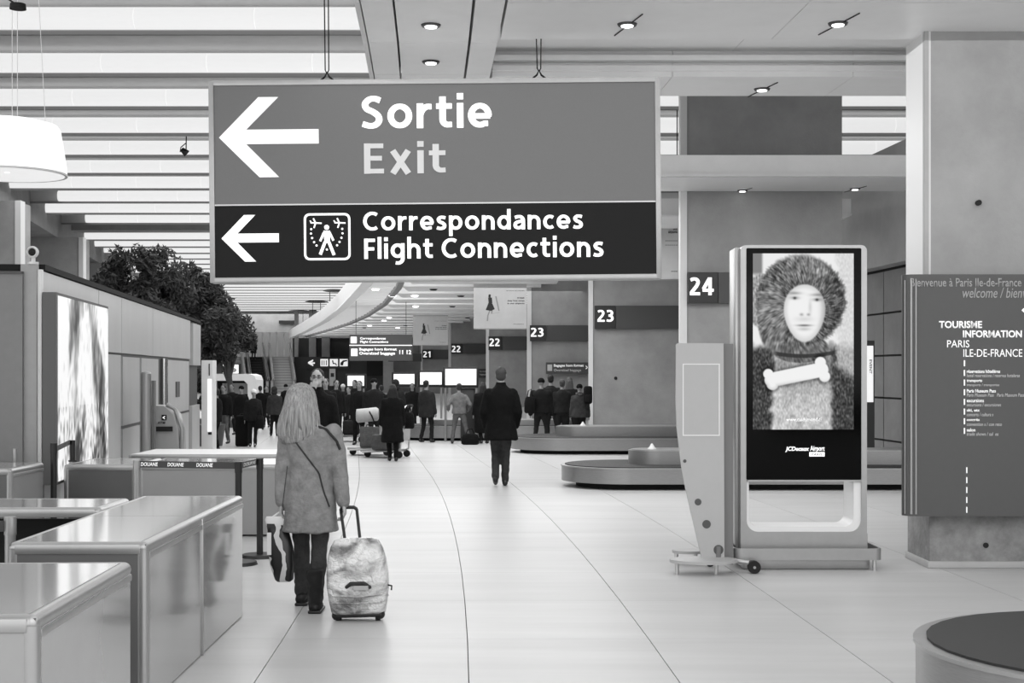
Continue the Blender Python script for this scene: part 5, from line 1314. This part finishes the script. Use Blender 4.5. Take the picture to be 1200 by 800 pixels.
ppl = [
 # label, px, d, top, kw
 ('woman in a long black coat with long dark hair behind the loaded luggage cart', 460, 27.3, 450, dict(yaw=.2, jacket=18, hem=.42, trousers=20, hair=16, style='long', bulk=1.12, feet=((-.05, .1), (.06, -.05)), skirt=.03)),
 ('man in a pale grey jacket and jeans standing with legs apart under the largest monitor', 538, 34, 449, dict(yaw=.15, jacket=108, hem=.86, trousers=88, hair=34, style='short', feet=((-.2, 0), (.28, -.1)), bulk=1.1, hands=((.3, .14, .98), (.3, .14, .98)), shoe=60)),
 ('person with dark tied-back hair in a dark parka beside the second monitor', 500, 34.6, 445.5, dict(yaw=-.5, jacket=40, hem=.7, trousers=30, hair=18, style='bun', feet=((-.16, .05), (.16, -.05)), bulk=1.15, shoe=50)),
 ('woman in a dark padded coat facing the viewer between the two smaller monitors', 483, 40, 449, dict(yaw=PI, jacket=26, hem=.6, trousers=22, hair=22, style='long', bulk=1.15, eyes=True)),
 ('woman in a long black coat half hidden left of the overcoat man', 566, 34, 447.5, dict(yaw=.3, jacket=18, hem=.3, trousers=20, hair=24, style='long', bulk=1.15)),
 ('person in a black padded jacket at the left of the waiting group of five', 634, 32.5, 443, dict(yaw=-.15, jacket=26, hem=.86, trousers=34, hair=20, style='cap', feet=((-.15, 0), (.17, 0)), bulk=1.25, arm_r=1.25)),
 ('tall dark-haired man second from the left in the waiting group', 646, 33.6, 439, dict(yaw=.1, jacket=34, hem=.84, trousers=44, hair=16, style='short', bulk=1.12, feet=((-.1, 0), (.2, 0)))),
 ('person with brown hair in the middle of the waiting group', 658.5, 33.5, 444.5, dict(yaw=.2, jacket=36, hem=.84, trousers=38, hair=60, style='short', bulk=1.1)),
 ('woman with long wavy hair fourth in the waiting group', 668, 35, 442, dict(yaw=-.2, jacket=32, hem=.82, trousers=34, hair=70, style='long', bulk=1.05)),
 ('person with a pale fur hood at the right of the waiting group', 679.5, 33, 450, dict(yaw=.1, jacket=58, hem=.8, trousers=30, hair=16, style='cap', bulk=1.15, hood=95)),
 ('man in a dark coat striding, right of the man with glasses', 393.5, 34.8, 445, dict(yaw=PI+.5, jacket=22, hem=.8, trousers=20, hair=18, style='short', feet=((-.08, .25), (.1, -.3)), bulk=1.1, eyes=True)),
 ('dark-haired man behind the shoulder of the man with glasses', 381.5, 30, 443, dict(yaw=PI, jacket=22, hem=.8, trousers=22, hair=20, style='short', bulk=1.15, eyes=True)),
 ('person in a white woolly hat deep in the crowd left of the luggage carts', 402, 42, 450, dict(yaw=PI, jacket=34, hem=.7, trousers=24, hair=215, style='cap')),
 ('person in dark clothes standing behind the empty luggage cart', 409, 38, 453, dict(yaw=2.6, jacket=30, hem=.7, trousers=24, hair=28, style='short')),
 ('bare-headed man with a pale face in the crowd below the smallest monitor', 421.5, 33.5, 446, dict(yaw=PI-.2, jacket=22, hem=.65, trousers=20, hair=60, style='short', bulk=1.1, eyes=True)),
 ('dark-haired person behind the pale-faced man in the crowd', 415.5, 40, 445, dict(yaw=2.5, jacket=26, hem=.7, trousers=24, hair=22, style='short')),
 ('man in a dark flat cap behind the rolled silver bag', 437.5, 33, 443.5, dict(yaw=PI+.3, jacket=26, hem=.7, trousers=24, hair=18, style='cap', bulk=1.2, eyes=True)),
 ('person in dark clothes left of the woman in the long black coat', 447, 38, 451, dict(yaw=.4, jacket=28, hem=.7, trousers=24, hair=24, style='short')),
 ('person with a pointed dark hood rising behind the woman in the long black coat', 464, 34.2, 445, dict(yaw=.0, jacket=32, hem=.7, trousers=24, hair=40, style='hood')),
 ('woman in a white woolly hat and pale scarf walking towards the viewer', 297, 32.5, 456, dict(yaw=PI+.1, jacket=30, hem=.78, trousers=28, hair=232, style='cap', feet=((-.06, .22), (.08, -.2)), eyes=True, bulk=1.05)),
 ('man in a dark jacket and light jeans beside the slim white totem', 262, 34, 451, dict(yaw=PI-.2, jacket=22, hem=.85, trousers=92, hair=24, style='short', feet=((-.12, 0), (.14, .1)), bulk=1.15, eyes=True)),
 ('man in a dark flat cap and coat behind the white-hatted woman', 283, 36, 452, dict(yaw=2.8, jacket=20, hem=.7, trousers=22, hair=18, style='cap', bulk=1.2, eyes=True)),
 ('half-hidden person in black at the very left of the crowd', 253.5, 31, 455, dict(yaw=1.2, jacket=18, hem=.8, trousers=18, hair=20, style='short')),
 ('bearded-looking man in dark clothes in the left crowd behind the jeans wearer', 272, 39, 450, dict(yaw=2.9, jacket=30, hem=.7, trousers=26, hair=46, style='short')),
 ('tall person in a dark jacket standing left of the hooded figure', 312, 44, 452, dict(yaw=PI, jacket=26, hem=.75, trousers=28, hair=22, style='short')),
 ('person in a black coat seen from behind in the middle of the left crowd', 305.5, 42, 452, dict(yaw=.2, jacket=18, hem=.6, trousers=20, hair=20, style='short')),
 ('person in a brownish hooded jacket left of the blonde woman', 322, 38, 453, dict(yaw=.2, jacket=52, hem=.75, trousers=24, hair=50, style='hood', bulk=1.15)),
 ('person in a dark cap peeking out left of the blonde woman', 335, 46, 450, dict(yaw=.6, jacket=24, hem=.7, trousers=24, hair=24, style='cap')),
]
for lab, px, d, tp, kw in ppl: person(lab, px, d, tp, **kw)
person('person in a black coat standing at the top of the far escalator', 297, 116.8, 0, jacket=18, hem=.5, trousers=18, hair=16, style='short', z0=ZT*.93, H=1.75, bulk=1.2)

# ---------------------------------------------------------------- luggage
lc = cart('luggage cart loaded with cases, pushed by the woman in the long black coat', (PX(449, 28.5), 28.5, 0), 1.35)
def case(name, label, cat, loc, sx_, sy_, sz_, m, rz=0, r=.04, handle=True):
    t = thing(name, label, cat, loc, rz)
    MB().bbox(-sx_/2, sx_/2, -sy_/2, sy_/2, 0, sz_, r, 3).build('body', m, t)
    if handle: MB().tube([(-sx_*.18, -sy_*.2, sz_-.01), (-sx_*.15, -sy_*.2, sz_+.04), (sx_*.15, -sy_*.2, sz_+.04), (sx_*.18, -sy_*.2, sz_-.01)], .012, 6).build('handle', mRub, t)
    return t
case('suitcase', 'grey suitcase lying low on the loaded luggage cart', 'suitcase', (PX(452, 28.2), 28.25, .172), .55, .34, .3, cloth(84), .0)
case('cardboard_box', 'pale framed box standing on the loaded luggage cart', 'box', (PX(455, 28.1), 28.12, .475), .34, .2, .36, mGh, 0, .01, False)
t = thing('rolled_bag', 'silver cylindrical bag with a dark strap lying on the cart left of the long-coated woman', 'bag', (PX(430, 29), 29, .80))
m = MB(); m.tube([(-.22, 0, .02), (-.2, 0, .02), (.2, 0, .06), (.24, 0, .06)], [.1, .14, .14, .11], 20).build('roll', mat('silver_nylon', 165, .4, nz=.2, nscale=4), t)
MB().tube([(.03, .0, .18), (.07, -.13, .1), (.12, -.15, .02), (.15, -.1, -.08)], .015, 6).build('strap', mSignD, t)
c2 = cart('luggage cart standing under the rolled silver bag', (PX(432, 29.3), 29.3, 0), 1.5)
case('suitcase', 'pale case standing under the rolled silver bag', 'suitcase', (PX(433, 29.1), 29.1, .172), .4, .3, .42, cloth(90), .1)
cart('empty-handed luggage cart in the crowd right of the blonde woman', (PX(411, 35), 35, 0), 1.2)
case('suitcase', 'small dark suitcase on the cart in the crowd', 'suitcase', (PX(411, 34.9), 35.0, .172), .4, .3, .35, cloth(40))
def handbag(label, px, py, d, w, h, g, cat='bag', name='handbag', z=None):
    t = thing(name, label, cat, (PX(px, d), d, PZ(py, d) if z is None else z)); m = MB()
    m.loft([m.ell(q*h, 0, 0, w/2*f, .09*f, 20, 3) for q, f in ((0, .8), (.1, 1), (.6, 1), (.9, .85), (1, .6))]).build('body', cloth(g), t)
    MB().tube([(-w*.25, 0, h*.9), (-w*.15, 0, h*1.35), (w*.1, 0, h*1.45), (w*.25, 0, h*.9)], .014, 6).build('strap', cloth(g), t); return t
handbag('black shoulder bag hanging on the arm of the woman in the long coat', 478.5, 502, 27.6, .24, .32, 20)
handbag('black bag lying on the floor by the feet of the man in the pale jacket', 551, 519, 33.45, .42, .26, 18, z=0, name='travel_bag')
handbag('dark handbag with a white mark carried by the left person of the waiting group', 621, 484, 32.3, .26, .38, 20, name='shoulder_bag')
handbag('dark bag at the hip of the woman in the white woolly hat', 304.5, 502, 32.3, .2, .3, 20)
t = thing('backpack', 'black backpack on the right side of the fur-hooded person', 'backpack', (PX(689, 32.8), 32.8, .98))
MB().bbox(-.1, .1, -.1, .1, 0, .42, .06, 3).build('body', cloth(20), t); MB().bbox(-.07, .07, -.14, -.08, .05, .22, .03, 2).build('pocket', cloth(26), t)
case('suitcase', 'black upright suitcase rolled by the woman in the white woolly hat', 'suitcase', (PX(284, 32.7), 32.7, .0), .3, .24, .72, cloth(18), 0, .05)

bpy.data.scenes.remove(TS)
